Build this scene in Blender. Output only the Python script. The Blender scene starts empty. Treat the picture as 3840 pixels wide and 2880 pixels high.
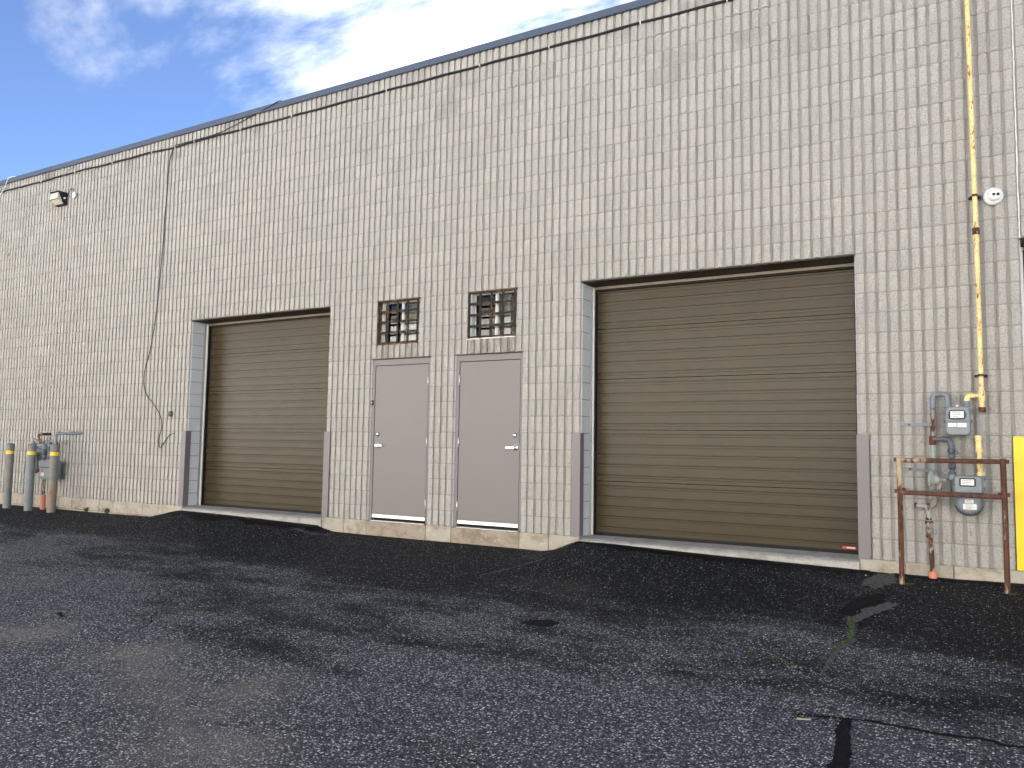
import bpy, math, random
from mathutils import Vector, Matrix, noise as mnoise

# ------------------------------------------------------------------ camera, sky, sun, exposure
SC = bpy.context.scene
COL = SC.collection
CAM_POS = Vector((7.252, -8.513, 1.028))
CAM_R = Vector((0.863, 0.504, 0.0156)); CAM_F = Vector((-0.504, 0.860, 0.0780))
CAM_F.normalize(); CAM_U = CAM_R.cross(CAM_F).normalized(); CAM_R = CAM_F.cross(CAM_U)
LENS = 3005.72 / 3840 * 36
cam_data = bpy.data.cameras.new("camera"); cam_data.lens = LENS; cam_data.sensor_width = 36
cam_data.clip_start = .05; cam_data.clip_end = 3000
cam = bpy.data.objects.new("camera", cam_data); COL.objects.link(cam)
cam.matrix_world = Matrix(((CAM_R.x, CAM_U.x, -CAM_F.x, CAM_POS.x), (CAM_R.y, CAM_U.y, -CAM_F.y, CAM_POS.y),
                           (CAM_R.z, CAM_U.z, -CAM_F.z, CAM_POS.z), (0, 0, 0, 1)))
SC.camera = cam

SUN_EL = math.radians(31.0); SUN_AZ = math.radians(-21.5)      # azimuth from +Y towards +X: the sun stands behind the roof
SUN_DIR = Vector((math.sin(SUN_AZ) * math.cos(SUN_EL), math.cos(SUN_AZ) * math.cos(SUN_EL), math.sin(SUN_EL)))
world = bpy.data.worlds.new("World"); SC.world = world; world.use_nodes = True
wn = world.node_tree.nodes; wl = world.node_tree.links; wn.clear()
w_out = wn.new("ShaderNodeOutputWorld"); w_bg = wn.new("ShaderNodeBackground"); w_bg.inputs["Strength"].default_value = 0.05
w_sky = wn.new("ShaderNodeTexSky"); w_sky.sky_type = 'NISHITA'; w_sky.sun_disc = False
w_sky.sun_elevation = SUN_EL; w_sky.sun_rotation = SUN_AZ
w_sky.air_density = 0.27; w_sky.dust_density = 0.0; w_sky.ozone_density = 1.6
tc = wn.new("ShaderNodeTexCoord"); sep = wn.new("ShaderNodeSeparateXYZ"); wl.new(tc.outputs["Generated"], sep.inputs[0])
def wmath(op, a, b=None, c=None, clamp=False):
    n = wn.new("ShaderNodeMath"); n.operation = op; n.use_clamp = clamp
    for i, v in enumerate((a, b, c)):
        if v is None: continue
        if isinstance(v, (int, float)): n.inputs[i].default_value = v
        else: wl.new(v, n.inputs[i])
    return n.outputs[0]
zz = wmath('ADD', wmath('MAXIMUM', sep.outputs[2], 0.0), 0.22)
cx = wmath('DIVIDE', sep.outputs[0], zz); cy = wmath('DIVIDE', sep.outputs[1], zz)
comb = wn.new("ShaderNodeCombineXYZ"); wl.new(cx, comb.inputs[0]); wl.new(cy, comb.inputs[1])
mp = wn.new("ShaderNodeMapping"); mp.inputs["Rotation"].default_value = (0, 0, 0.5); mp.inputs["Scale"].default_value = (1.0, 1.9, 1.0)
mp.inputs["Location"].default_value = (3.3, 1.1, 0)
wl.new(comb.outputs[0], mp.inputs[0])
n1 = wn.new("ShaderNodeTexNoise"); n1.inputs["Scale"].default_value = 0.9; n1.inputs["Detail"].default_value = 9
n1.inputs["Roughness"].default_value = 0.58; n1.inputs["Distortion"].default_value = 0.5; wl.new(mp.outputs[0], n1.inputs["Vector"])
n2 = wn.new("ShaderNodeTexNoise"); n2.inputs["Scale"].default_value = 3.2; n2.inputs["Detail"].default_value = 8
n2.inputs["Roughness"].default_value = 0.62; wl.new(mp.outputs[0], n2.inputs["Vector"])
dens = wmath('ADD', wmath('MULTIPLY', n1.outputs["Fac"], 0.75), wmath('MULTIPLY', n2.outputs["Fac"], 0.25))
mr = wn.new("ShaderNodeMapRange"); mr.interpolation_type = 'SMOOTHSTEP'
wl.new(dens, mr.inputs["Value"]); mr.inputs["From Min"].default_value = 0.46; mr.inputs["From Max"].default_value = 0.66
mr.inputs["To Max"].default_value = 0.9
dot = wn.new("ShaderNodeVectorMath"); dot.operation = 'DOT_PRODUCT'; wl.new(tc.outputs["Generated"], dot.inputs[0])
dot.inputs[1].default_value = SUN_DIR
fw = wmath('POWER', wmath('MAXIMUM', dot.outputs["Value"], 0.0), 14.0)        # thin cloud scatters sunlight forwards
cb = wmath('ADD', wmath('MULTIPLY', fw, 10.0), 3.2)
ccol = wn.new("ShaderNodeCombineXYZ"); wl.new(cb, ccol.inputs[0]); wl.new(wmath('MULTIPLY', cb, 1.02), ccol.inputs[1]); wl.new(wmath('MULTIPLY', cb, 1.06), ccol.inputs[2])
wmix = wn.new("ShaderNodeMix"); wmix.data_type = 'RGBA'
wl.new(mr.outputs[0], wmix.inputs["Factor"]); wl.new(w_sky.outputs[0], wmix.inputs["A"]); wl.new(ccol.outputs[0], wmix.inputs["B"])
wl.new(wmix.outputs["Result"], w_bg.inputs["Color"]); wl.new(w_bg.outputs[0], w_out.inputs[0])

sun_data = bpy.data.lights.new("sun", 'SUN'); sun_data.energy = 5.0; sun_data.angle = math.radians(0.53); sun_data.color = (1, .955, .88)
sun = bpy.data.objects.new("sun", sun_data); COL.objects.link(sun); sun.location = (-20, 40, 40)
sun.rotation_euler = SUN_DIR.to_track_quat('Z', 'Y').to_euler()
SC.view_settings.view_transform = 'Standard'; SC.view_settings.look = 'None'; SC.view_settings.gamma = 1.0
SC.view_settings.exposure = 2.9; SC.view_settings.use_curve_mapping = False
SC.render.engine = 'CYCLES'; SC.cycles.use_denoising = True; SC.cycles.max_bounces = 5; SC.cycles.diffuse_bounces = 3
SC.cycles.glossy_bounces = 2; SC.cycles.transmission_bounces = 4; SC.cycles.caustics_reflective = False; SC.cycles.caustics_refractive = False

# ------------------------------------------------------------------ material helpers
class NT:
    def __init__(s, name, rough=.7, metal=0., spec=.5):
        s.m = bpy.data.materials.new(name); s.m.use_nodes = True; s.t = s.m.node_tree; s.b = s.t.nodes["Principled BSDF"]
        s.b.inputs["Roughness"].default_value = rough; s.b.inputs["Metallic"].default_value = metal
        s.b.inputs["Specular IOR Level"].default_value = spec
        s.geo = s.t.nodes.new("ShaderNodeNewGeometry"); s.tc = s.t.nodes.new("ShaderNodeTexCoord")
        s.pos = s.geo.outputs["Position"]; s.obj = s.tc.outputs["Object"]
    def set(s, sock, v):
        if isinstance(v, (int, float)): sock.default_value = v
        elif isinstance(v, (tuple, list)): sock.default_value = tuple(v) + ((1,) if len(v) == 3 and len(sock.default_value) == 4 else ())
        else: s.t.links.new(v, sock)
    def math(s, op, a, b=None, c=None, clamp=False):
        n = s.t.nodes.new("ShaderNodeMath"); n.operation = op; n.use_clamp = clamp
        for i, v in enumerate((a, b, c)):
            if v is not None: s.set(n.inputs[i], v)
        return n.outputs[0]
    def vmul(s, v, k):
        n = s.t.nodes.new("ShaderNodeVectorMath"); n.operation = 'MULTIPLY'; s.set(n.inputs[0], v); n.inputs[1].default_value = k; return n.outputs[0]
    def vadd(s, v, k):
        n = s.t.nodes.new("ShaderNodeVectorMath"); n.operation = 'ADD'; s.set(n.inputs[0], v); s.set(n.inputs[1], k); return n.outputs[0]
    def noise(s, scale, detail=4, rough=.55, vec=None, dist=0., col=False):
        n = s.t.nodes.new("ShaderNodeTexNoise"); n.inputs["Scale"].default_value = scale; n.inputs["Detail"].default_value = detail
        n.inputs["Roughness"].default_value = rough; n.inputs["Distortion"].default_value = dist
        s.t.links.new(vec if vec is not None else s.pos, n.inputs["Vector"]); return n.outputs["Color" if col else "Fac"]
    def voro(s, scale, vec=None, feature='F1', out="Distance", rnd=1.):
        n = s.t.nodes.new("ShaderNodeTexVoronoi"); n.feature = feature; n.inputs["Scale"].default_value = scale
        n.inputs["Randomness"].default_value = rnd
        s.t.links.new(vec if vec is not None else s.pos, n.inputs["Vector"]); return n.outputs[out]
    def white(s, vec):
        n = s.t.nodes.new("ShaderNodeTexWhiteNoise"); n.noise_dimensions = '3D'; s.t.links.new(vec, n.inputs["Vector"]); return n.outputs["Value"]
    def ramp(s, v, lo, hi, a=0., b=1., smooth=True):
        n = s.t.nodes.new("ShaderNodeMapRange"); n.interpolation_type = 'SMOOTHSTEP' if smooth else 'LINEAR'
        s.set(n.inputs["Value"], v); n.inputs["From Min"].default_value = lo; n.inputs["From Max"].default_value = hi
        n.inputs["To Min"].default_value = a; n.inputs["To Max"].default_value = b; return n.outputs[0]
    def mix(s, f, a, b, mode='MIX'):
        n = s.t.nodes.new("ShaderNodeMix"); n.data_type = 'RGBA'; n.blend_type = mode
        s.set(n.inputs["Factor"], f); s.set(n.inputs["A"], a); s.set(n.inputs["B"], b); return n.outputs["Result"]
    def xyz(s, v):
        n = s.t.nodes.new("ShaderNodeSeparateXYZ"); s.t.links.new(v, n.inputs[0]); return n.outputs
    def comb(s, x, y, z):
        n = s.t.nodes.new("ShaderNodeCombineXYZ")
        for i, v in enumerate((x, y, z)): s.set(n.inputs[i], v)
        return n.outputs[0]
    def bump(s, h, strength=.5, dist=.01, prev=None):
        n = s.t.nodes.new("ShaderNodeBump"); n.inputs["Strength"].default_value = strength; n.inputs["Distance"].default_value = dist
        s.t.links.new(h, n.inputs["Height"])
        if prev is not None: s.t.links.new(prev, n.inputs["Normal"])
        return n.outputs[0]
    def normal(s, n): s.t.links.new(n, s.b.inputs["Normal"])
    def color(s, c): s.set(s.b.inputs["Base Color"], c)
    def rough(s, r): s.set(s.b.inputs["Roughness"], r)
    def rand(s):
        n = s.t.nodes.new("ShaderNodeObjectInfo"); return n.outputs["Random"]
MAT = {}
def sc3(c, k): return tuple(v * k for v in c)

def plain(name, col, rough=.5, metal=0., var=.12, bump=0., scale=30.):
    m = NT(name, rough, metal, .2 if max(col) < .1 else .45); n = m.noise(scale, 4)
    n2 = m.noise(3.0, 3)
    f = m.math('ADD', m.math('MULTIPLY', n, .6), m.math('MULTIPLY', n2, .4))
    m.color(m.mix(m.ramp(f, .3, .7), sc3(col, 1 - var), sc3(col, 1 + var)))
    m.rough(m.ramp(n2, .3, .7, max(.02, rough - .015), min(1, rough + .015)))
    if bump: m.normal(m.bump(n, bump, .003))
    MAT[name] = m.m; return m.m

def rusty(name, paint, amount, rough=.55, scale=18., rust=(.16, .055, .022), dark=(.05, .022, .014), zstretch=.45):
    """painted steel breaking out in rust; amount 0..1 is how much of it has gone"""
    m = NT(name, rough)
    v = m.vmul(m.pos, (1, 1, zstretch))
    a = m.noise(scale, 7, .65, v); b = m.noise(scale * .17, 3, .5, v)
    f = m.math('ADD', m.math('MULTIPLY', a, .6), m.math('MULTIPLY', b, .4))
    t = .62 - amount * .28
    msk = m.ramp(f, t, t + .05)
    rc = m.mix(m.ramp(m.noise(scale * 3, 5, .6, v), .35, .65), dark, rust)
    edge = m.ramp(f, t - .07, t + .01)
    pc = m.mix(m.ramp(m.noise(9, 4), .3, .7), sc3(paint, .86), sc3(paint, 1.1))
    pc = m.mix(m.math('MULTIPLY', edge, .45), pc, (.30, .16, .07))
    m.color(m.mix(msk, pc, rc)); m.rough(m.ramp(msk, 0, 1, rough, .92))
    m.normal(m.bump(m.math('ADD', m.math('MULTIPLY', msk, .5), m.math('MULTIPLY', a, .6)), .45, .002))
    MAT[name] = m.m; return m.m

# ---- split-faced ribbed concrete block
def block_material(name):
    m = NT(name, .93, 0, .25)
    x, y, z = m.xyz(m.pos)
    course = m.math('FLOOR', m.math('DIVIDE', m.math('ADD', z, .0001), .2))
    off = m.math('MULTIPLY', m.math('MODULO', m.math('ADD', course, 100), 2), .2)
    bx = m.math('FLOOR', m.math('DIVIDE', m.math('ADD', x, off), .4))
    rib = m.math('FLOOR', m.math('DIVIDE', x, .1))
    wb = m.white(m.comb(bx, course, 3.7)); wr = m.white(m.comb(rib, course, 9.1)); wd = m.white(m.comb(bx, course, 21.3))
    base = m.mix(wb, (.455, .440, .408), (.515, .498, .462))
    base = m.mix(m.math('MULTIPLY', wr, .14), base, (.56, .52, .48))
    big = m.noise(.38, 3, .5)                                             # weathering in broad patches
    base = m.mix(m.ramp(big, .45, .7, 0, .25), base, (.45, .415, .385))
    hi = m.math('MULTIPLY', m.ramp(z, 4.6, 6.2), m.ramp(m.noise(1.3, 4, .6, m.vmul(m.pos, (1, 1, 2.2))), .44, .66))
    hi = m.math('MULTIPLY', hi, m.ramp(wd, .35, .9))
    base = m.mix(m.math('MULTIPLY', hi, .85), base, (.25, .24, .225))     # sooty blocks high up
    # dirty drip marks under the two barred windows
    def under(x0, x1):
        a = m.math('MULTIPLY', m.ramp(x, x0 - .04, x0 + .05), m.ramp(x, x1 - .05, x1 + .06, 1, 0))
        return m.math('MULTIPLY', a, m.math('MULTIPLY', m.ramp(z, 2.14, 2.24), m.ramp(z, 2.37, 2.42, 1, 0)))
    st = m.math('ADD', under(.12, .82), under(1.6, 2.32), clamp=True)
    st = m.math('MULTIPLY', st, m.ramp(m.noise(8, 5, .6, m.vmul(m.pos, (1, 1, .35))), .32, .6))
    base = m.mix(m.math('MULTIPLY', st, .62), base, (.17, .15, .11))
    fine = m.noise(260, 5, .7); mid = m.noise(75, 5, .62)
    spk = m.ramp(m.noise(80, 3, .6), .57, .64)                           # pits and dark aggregate
    lgt = m.ramp(m.noise(85, 3, .6, m.vadd(m.pos, (7, 3, 1))), .56, .64)
    c = m.mix(m.ramp(mid, .3, .72, 0, .55), base, m.mix(.5, base, (.25, .235, .21)))
    c = m.mix(m.math('MULTIPLY', spk, .55), c, (.17, .16, .14)); c = m.mix(m.math('MULTIPLY', lgt, .5), c, (.66, .64, .60))
    # the split face is rough; the moulded groove and rib sides are smoother and take a darker tone by depth
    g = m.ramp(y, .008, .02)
    c = m.mix(m.math('MULTIPLY', g, .7), c, m.mix(m.noise(5, 5, .6, m.vmul(m.pos, (1, 1, .3))), (.375, .355, .322), (.445, .425, .390)))   # groove dirt, plus recess shade painted into the colour
    m.color(c)
    h = m.math('ADD', m.math('MULTIPLY', mid, 1.0), m.math('MULTIPLY', fine, .45))
    n = m.bump(h, 1.0, .014)
    m.normal(n); MAT[name] = m.m
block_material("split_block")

def cmu(name, c0, c1, stain=None, amt=0., scale=110.):
    m = NT(name, .92, 0, .25)
    a = m.noise(scale, 5, .65); b = m.noise(2.4, 4, .6); r = m.rand()
    c = m.mix(m.math('ADD', m.math('MULTIPLY', b, .5), m.math('MULTIPLY', r, .5)), c0, c1)
    c = m.mix(m.ramp(a, .48, .72, 0, .55), c, sc3(c0, .55)); c = m.mix(m.ramp(m.noise(90, 2), .62, .7, 0, .4), c, sc3(c1, 1.35))
    if stain:
        s = m.ramp(m.noise(3.1, 6, .68, m.vmul(m.pos, (1, 1, 1.6))), .46, .66); c = m.mix(m.math('MULTIPLY', s, amt), c, stain)
        s2 = m.ramp(m.noise(5.3, 6, .7), .58, .72); c = m.mix(m.math('MULTIPLY', s2, amt * .7), c, (.62, .58, .5))
    m.color(c); m.normal(m.bump(a, .5, .004)); MAT[name] = m.m
cmu("mortar", (.30, .282, .25), (.36, .34, .305))
cmu("jamb_block", (.60, .615, .63), (.66, .675, .69))
cmu("base_block", (.36, .325, .27), (.46, .42, .35), (.25, .195, .125), .8)
cmu("threshold_concrete", (.30, .25, .20), (.37, .31, .25), (.20, .155, .105), .75, 70)
cmu("sill_concrete", (.35, .335, .305), (.47, .45, .41), (.22, .21, .19), .6, 42)

def asphalt():
    m = NT("asphalt", .82, 0, .09)
    x, y, z = m.xyz(m.pos)
    worn = m.noise(.55, 5, .62, m.vmul(m.pos, (.75, 1.5, 1)), .6)           # where the sealer has worn thin
    worn2 = m.noise(2.6, 5, .62, m.vmul(m.pos, (.8, 1.4, 1)))
    streak = m.noise(1.1, 6, .65, m.vadd(m.vmul(m.pos, (.30, 1.5, 1)), (2.0, 5.0, 0)), .5)     # tyre wear along the building
    w = m.math('ADD', m.math('ADD', m.math('MULTIPLY', worn, .45), m.math('MULTIPLY', worn2, .25)), m.math('MULTIPLY', streak, .30))
    # fresh sealer was spread against the building and thins out a stride or two away
    near = m.ramp(m.math('ADD', y, m.math('MULTIPLY', worn2, 1.6)), -2.0, .35)
    w = m.math('SUBTRACT', w, m.math('MULTIPLY', near, .20))
    w = m.math('ADD', w, m.ramp(y, -6.0, -2.2, .15, 0)); w = m.math('ADD', w, m.math('MULTIPLY', m.ramp(x, -3, 4, .085, 0), m.ramp(y, -1.6, -.5, 1, 0)))
    wear = m.ramp(w, .46, .64)
    base = m.mix(wear, (.0110, .0118, .0137), (.060, .063, .073))
    dn = m.ramp(m.noise(2.2, 7, .7), .32, .56)
    def blob(cx, cy, r):
        d = m.math('SQRT', m.math('ADD', m.math('POWER', m.math('SUBTRACT', x, cx), 2), m.math('POWER', m.math('MULTIPLY', m.math('SUBTRACT', y, cy), 1.3), 2)))
        return m.ramp(d, r * .15, r, 1, 0)
    dust = m.math('ADD', m.math('ADD', blob(3.4, -5.35, .85), blob(2.55, -5.2, .7)), m.math('ADD', blob(1.25, -5.15, .55), blob(4.1, -5.9, .7)), clamp=True)
    dust = m.math('MAXIMUM', m.math('MULTIPLY', dust, dn), m.math('MULTIPLY', m.ramp(m.noise(.9, 6, .66, m.vadd(m.pos, (4.2, 9.0, 0))), .56, .74), .25))
    # aggregate: stones of 6 to 14 mm showing through the binder
    v1 = m.voro(72); c1 = m.voro(72, out="Color"); v2 = m.voro(135); c2 = m.voro(135, out="Color")
    r1 = m.xyz(c1)[0]; r2 = m.xyz(c2)[0]
    thr1 = m.ramp(wear, 0, 1, .93, .46); thr2 = m.ramp(wear, 0, 1, .78, .36)
    s1 = m.math('MULTIPLY', m.math('GREATER_THAN', r1, thr1), m.ramp(v1, .34, .46, 1, 0))
    s2 = m.math('MULTIPLY', m.math('GREATER_THAN', r2, thr2), m.ramp(v2, .34, .48, 1, 0))
    stone = m.mix(m.xyz(c1)[1], (.16, .165, .175), (.78, .78, .78))
    stone2 = m.mix(m.xyz(c2)[1], (.075, .078, .087), (.36, .365, .375))
    c = m.mix(m.math('MULTIPLY', s2, .85), base, stone2); c = m.mix(m.math('MULTIPLY', s1, .9), c, stone)
    grit = m.ramp(m.noise(42, 4, .7), .36, .66, .55, 1.55); gv = m.comb(grit, grit, grit)      # coarse, gritty relief in tone
    c = m.mix(1.0, c, gv, 'MULTIPLY')
    v3 = m.voro(26); r3 = m.xyz(m.voro(26, out="Color"))[0]                                      # a few larger chips
    s3 = m.math('MULTIPLY', m.math('GREATER_THAN', r3, m.ramp(wear, 0, 1, .93, .80)), m.ramp(v3, .14, .24, 1, 0))
    c = m.mix(m.math('MULTIPLY', s3, .8), c, (.40, .40, .40))
    dust = m.math('MULTIPLY', dust, m.ramp(m.noise(60, 3, .7), .35, .6, .35, 1))
    c = m.mix(m.math('MULTIPLY', dust, .68), c, (.25, .225, .195))
    m.color(c)
    rg = m.ramp(wear, 0, 1, .74, .92); m.rough(rg)
    h = m.math('ADD', m.math('MULTIPLY', m.ramp(v1, 0, .6, 1, 0), .6), m.math('MULTIPLY', m.ramp(v2, 0, .6, 1, 0), .4))
    h = m.math('ADD', h, m.math('MULTIPLY', m.noise(40, 4), .5))
    m.normal(m.bump(h, .9, .012)); MAT["asphalt"] = m.m
asphalt()
m = NT("tar", .75, 0, .12); m.color(m.mix(m.noise(30, 5), (.0045, .0046, .0056), (.011, .011, .013))); m.normal(m.bump(m.noise(70, 5, .6), .6, .006)); MAT["tar"] = m.m
m = NT("crack_dark", .95, 0, .1); m.color(m.mix(m.noise(40, 5), (.008, .008, .008), (.02, .018, .015))); MAT["crack_dark"] = m.m  # near-black, for flat ribbons laid along the cracks
m = NT("bare_aggregate", .9, 0, .2); v1 = m.voro(120); c1 = m.xyz(m.voro(120, out="Color"))
m.color(m.mix(m.ramp(v1, .2, .5, 1, 0), (.06, .06, .06), m.mix(c1[0], (.12, .12, .12), (.42, .415, .40)))); m.normal(m.bump(v1, .7, .006)); MAT["bare_aggregate"] = m.m

# ---- painted and metal surfaces
def door_brown():
    m = NT("brown_door_paint", .42, 0, .22)
    v = m.vmul(m.pos, (1, 1, 9)); a = m.noise(60, 5, .6, v); b = m.noise(150, 4, .6, v)     # embossed wood grain
    d = m.noise(1.6, 4, .6)
    c = m.mix(m.ramp(d, .3, .7), (.045, .0330, .0150), (.050, .0370, .0175)); c = m.mix(m.ramp(a, .45, .8, 0, .12), c, (.034, .026, .016))
    m.color(c); m.rough(.30)
    m.normal(m.bump(b, .10, .002)); MAT["brown_door_paint"] = m.m
door_brown()
plain("taupe_door_paint", (.182, .161, .158), .45, 0, .02, .05, 60)
plain("taupe_steel", (.175, .160, .166), .42, 0, .04, .06, 40)
plain("lintel_brown", (.040, .029, .023), .5, 0, .15, .1)
plain("head_trim_brown", (.21, .175, .135), .4, .3, .15)
plain("galvanised", (.55, .56, .56), .38, .75, .1)
plain("white_trim", (.78, .78, .74), .4, 0, .03)
plain("black_rubber", (.012, .012, .012), .65, 0, .2)
plain("coping_blue", (.075, .095, .135), .38, .0, .05)
plain("aluminium", (.80, .80, .79), .35, .85, .05)
plain("satin_chrome", (.74, .74, .72), .28, .9, .04)
plain("steel_hinge", (.70, .69, .66), .33, .85, .06)
plain("black_plastic", (.015, .015, .017), .45, 0, .15)
plain("black_cable", (.018, .018, .02), .55, 0, .2)
plain("white_plastic", (.80, .81, .82), .35, 0, .03)
plain("label_white", (.78, .78, .76), .5, 0, .03)
plain("label_ink", (.08, .08, .09), .6, 0, .1)
plain("red_sticker", (.55, .05, .045), .45, 0, .08)
plain("vinyl_white", (.76, .77, .78), .4, 0, .04)
plain("lamp_black", (.022, .023, .026), .5, 0, .12)
plain("meter_grey", (.20, .225, .245), .48, 0, .08, .08, 50)
plain("meter_dark", (.035, .05, .055), .5, 0, .1)
plain("pipe_grey", (.185, .21, .235), .5, 0, .1, .1, 60)
plain("pipe_grey_dark", (.085, .095, .115), .5, 0, .12, .1, 60)
plain("caulk_white", (.70, .70, .68), .7, 0, .15, .5, 90)
plain("orange_pvc", (.62, .20, .115), .5, 0, .1, .1)
plain("yellow_band", (.86, .56, .012), .42, 0, .05)
plain("guard_yellow", (.88, .58, .004), .35, 0, .03)
plain("interior_dark", (.02, .02, .02), .9, 0, .1)
plain("curtain", (.42, .38, .30), .85, 0, .1)
plain("leaf_green", (.07, .13, .022), .6, 0, .3)
plain("moss_green", (.055, .09, .018), .9, 0, .3, .5)
plain("line_paint", (.55, .55, .54), .8, 0, .2)
plain("straw", (.42, .36, .25), .8)
plain("pebble", (.32, .31, .29), .8, 0, .3)
plain("opposite_siding", (.80, .785, .75), .6, 0, .03)
plain("bounce_concrete", (.42, .40, .36), .85, 0, .08, .2)
plain("opposite_trim", (.22, .20, .18), .6)
rusty("rust_pipe", (.40, .36, .27), .62, .7, 20, (.10, .046, .022), (.045, .024, .016))
rusty("rust_heavy", (.30, .28, .24), 1.0, .7, 16, (.17, .06, .03), (.07, .028, .018))
rusty("rail_rust", (.52, .42, .29), .76, .65, 9, (.125, .050, .028), (.060, .028, .021), .3)
rusty("yellow_pipe", (.84, .64, .28), .20, .5, 60, (.22, .085, .02), (.11, .035, .012))
rusty("grey_rust_pipe", (.27, .30, .30), .45, .55, 22)
rusty("green_grey_pipe", (.30, .345, .34), .30, .55, 20)
rusty("bollard_paint", (.165, .188, .190), .02, .55, 5.0, (.10, .055, .03), (.05, .03, .02), .22)
rusty("bollard_worn", (.185, .185, .165), .40, .6, 5.0, (.13, .075, .038), (.075, .04, .022), .18)
rusty("bar_brown", (.020, .013, .011), .12, .6, 26, (.05, .024, .015), (.02, .013, .011), 1)
MAT["bar_brown"].node_tree.nodes["Principled BSDF"].inputs["Specular IOR Level"].default_value = .18
rusty("rust_frame", (.26, .17, .09), .6, .8, 30, (.17, .085, .035), (.06, .03, .018), 1)
def thin_glass():
    m = NT("window_glass"); t = m.t; t.nodes.remove(m.b); out = t.nodes["Material Output"]
    tr = t.nodes.new("ShaderNodeBsdfTransparent"); tr.inputs[0].default_value = (.80, .84, .84, 1); gl = t.nodes.new("ShaderNodeBsdfGlossy"); gl.inputs["Roughness"].default_value = .02
    fr = t.nodes.new("ShaderNodeFresnel"); fr.inputs[0].default_value = 1.42; mx = t.nodes.new("ShaderNodeMixShader")
    t.links.new(m.math('ADD', fr.outputs[0], .0, clamp=True), mx.inputs[0]); t.links.new(tr.outputs[0], mx.inputs[1]); t.links.new(gl.outputs[0], mx.inputs[2]); t.links.new(mx.outputs[0], out.inputs[0])
    MAT["window_glass"] = m.m
thin_glass()
m = NT("lamp_lens", .35, 0, .6); m.color((.68, .64, .55)); m.b.inputs["Transmission Weight"].default_value = .12; MAT["lamp_lens"] = m.m
m = NT("black_glass", .08, 0, .8); m.color((.01, .01, .012)); MAT["black_glass"] = m.m

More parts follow.
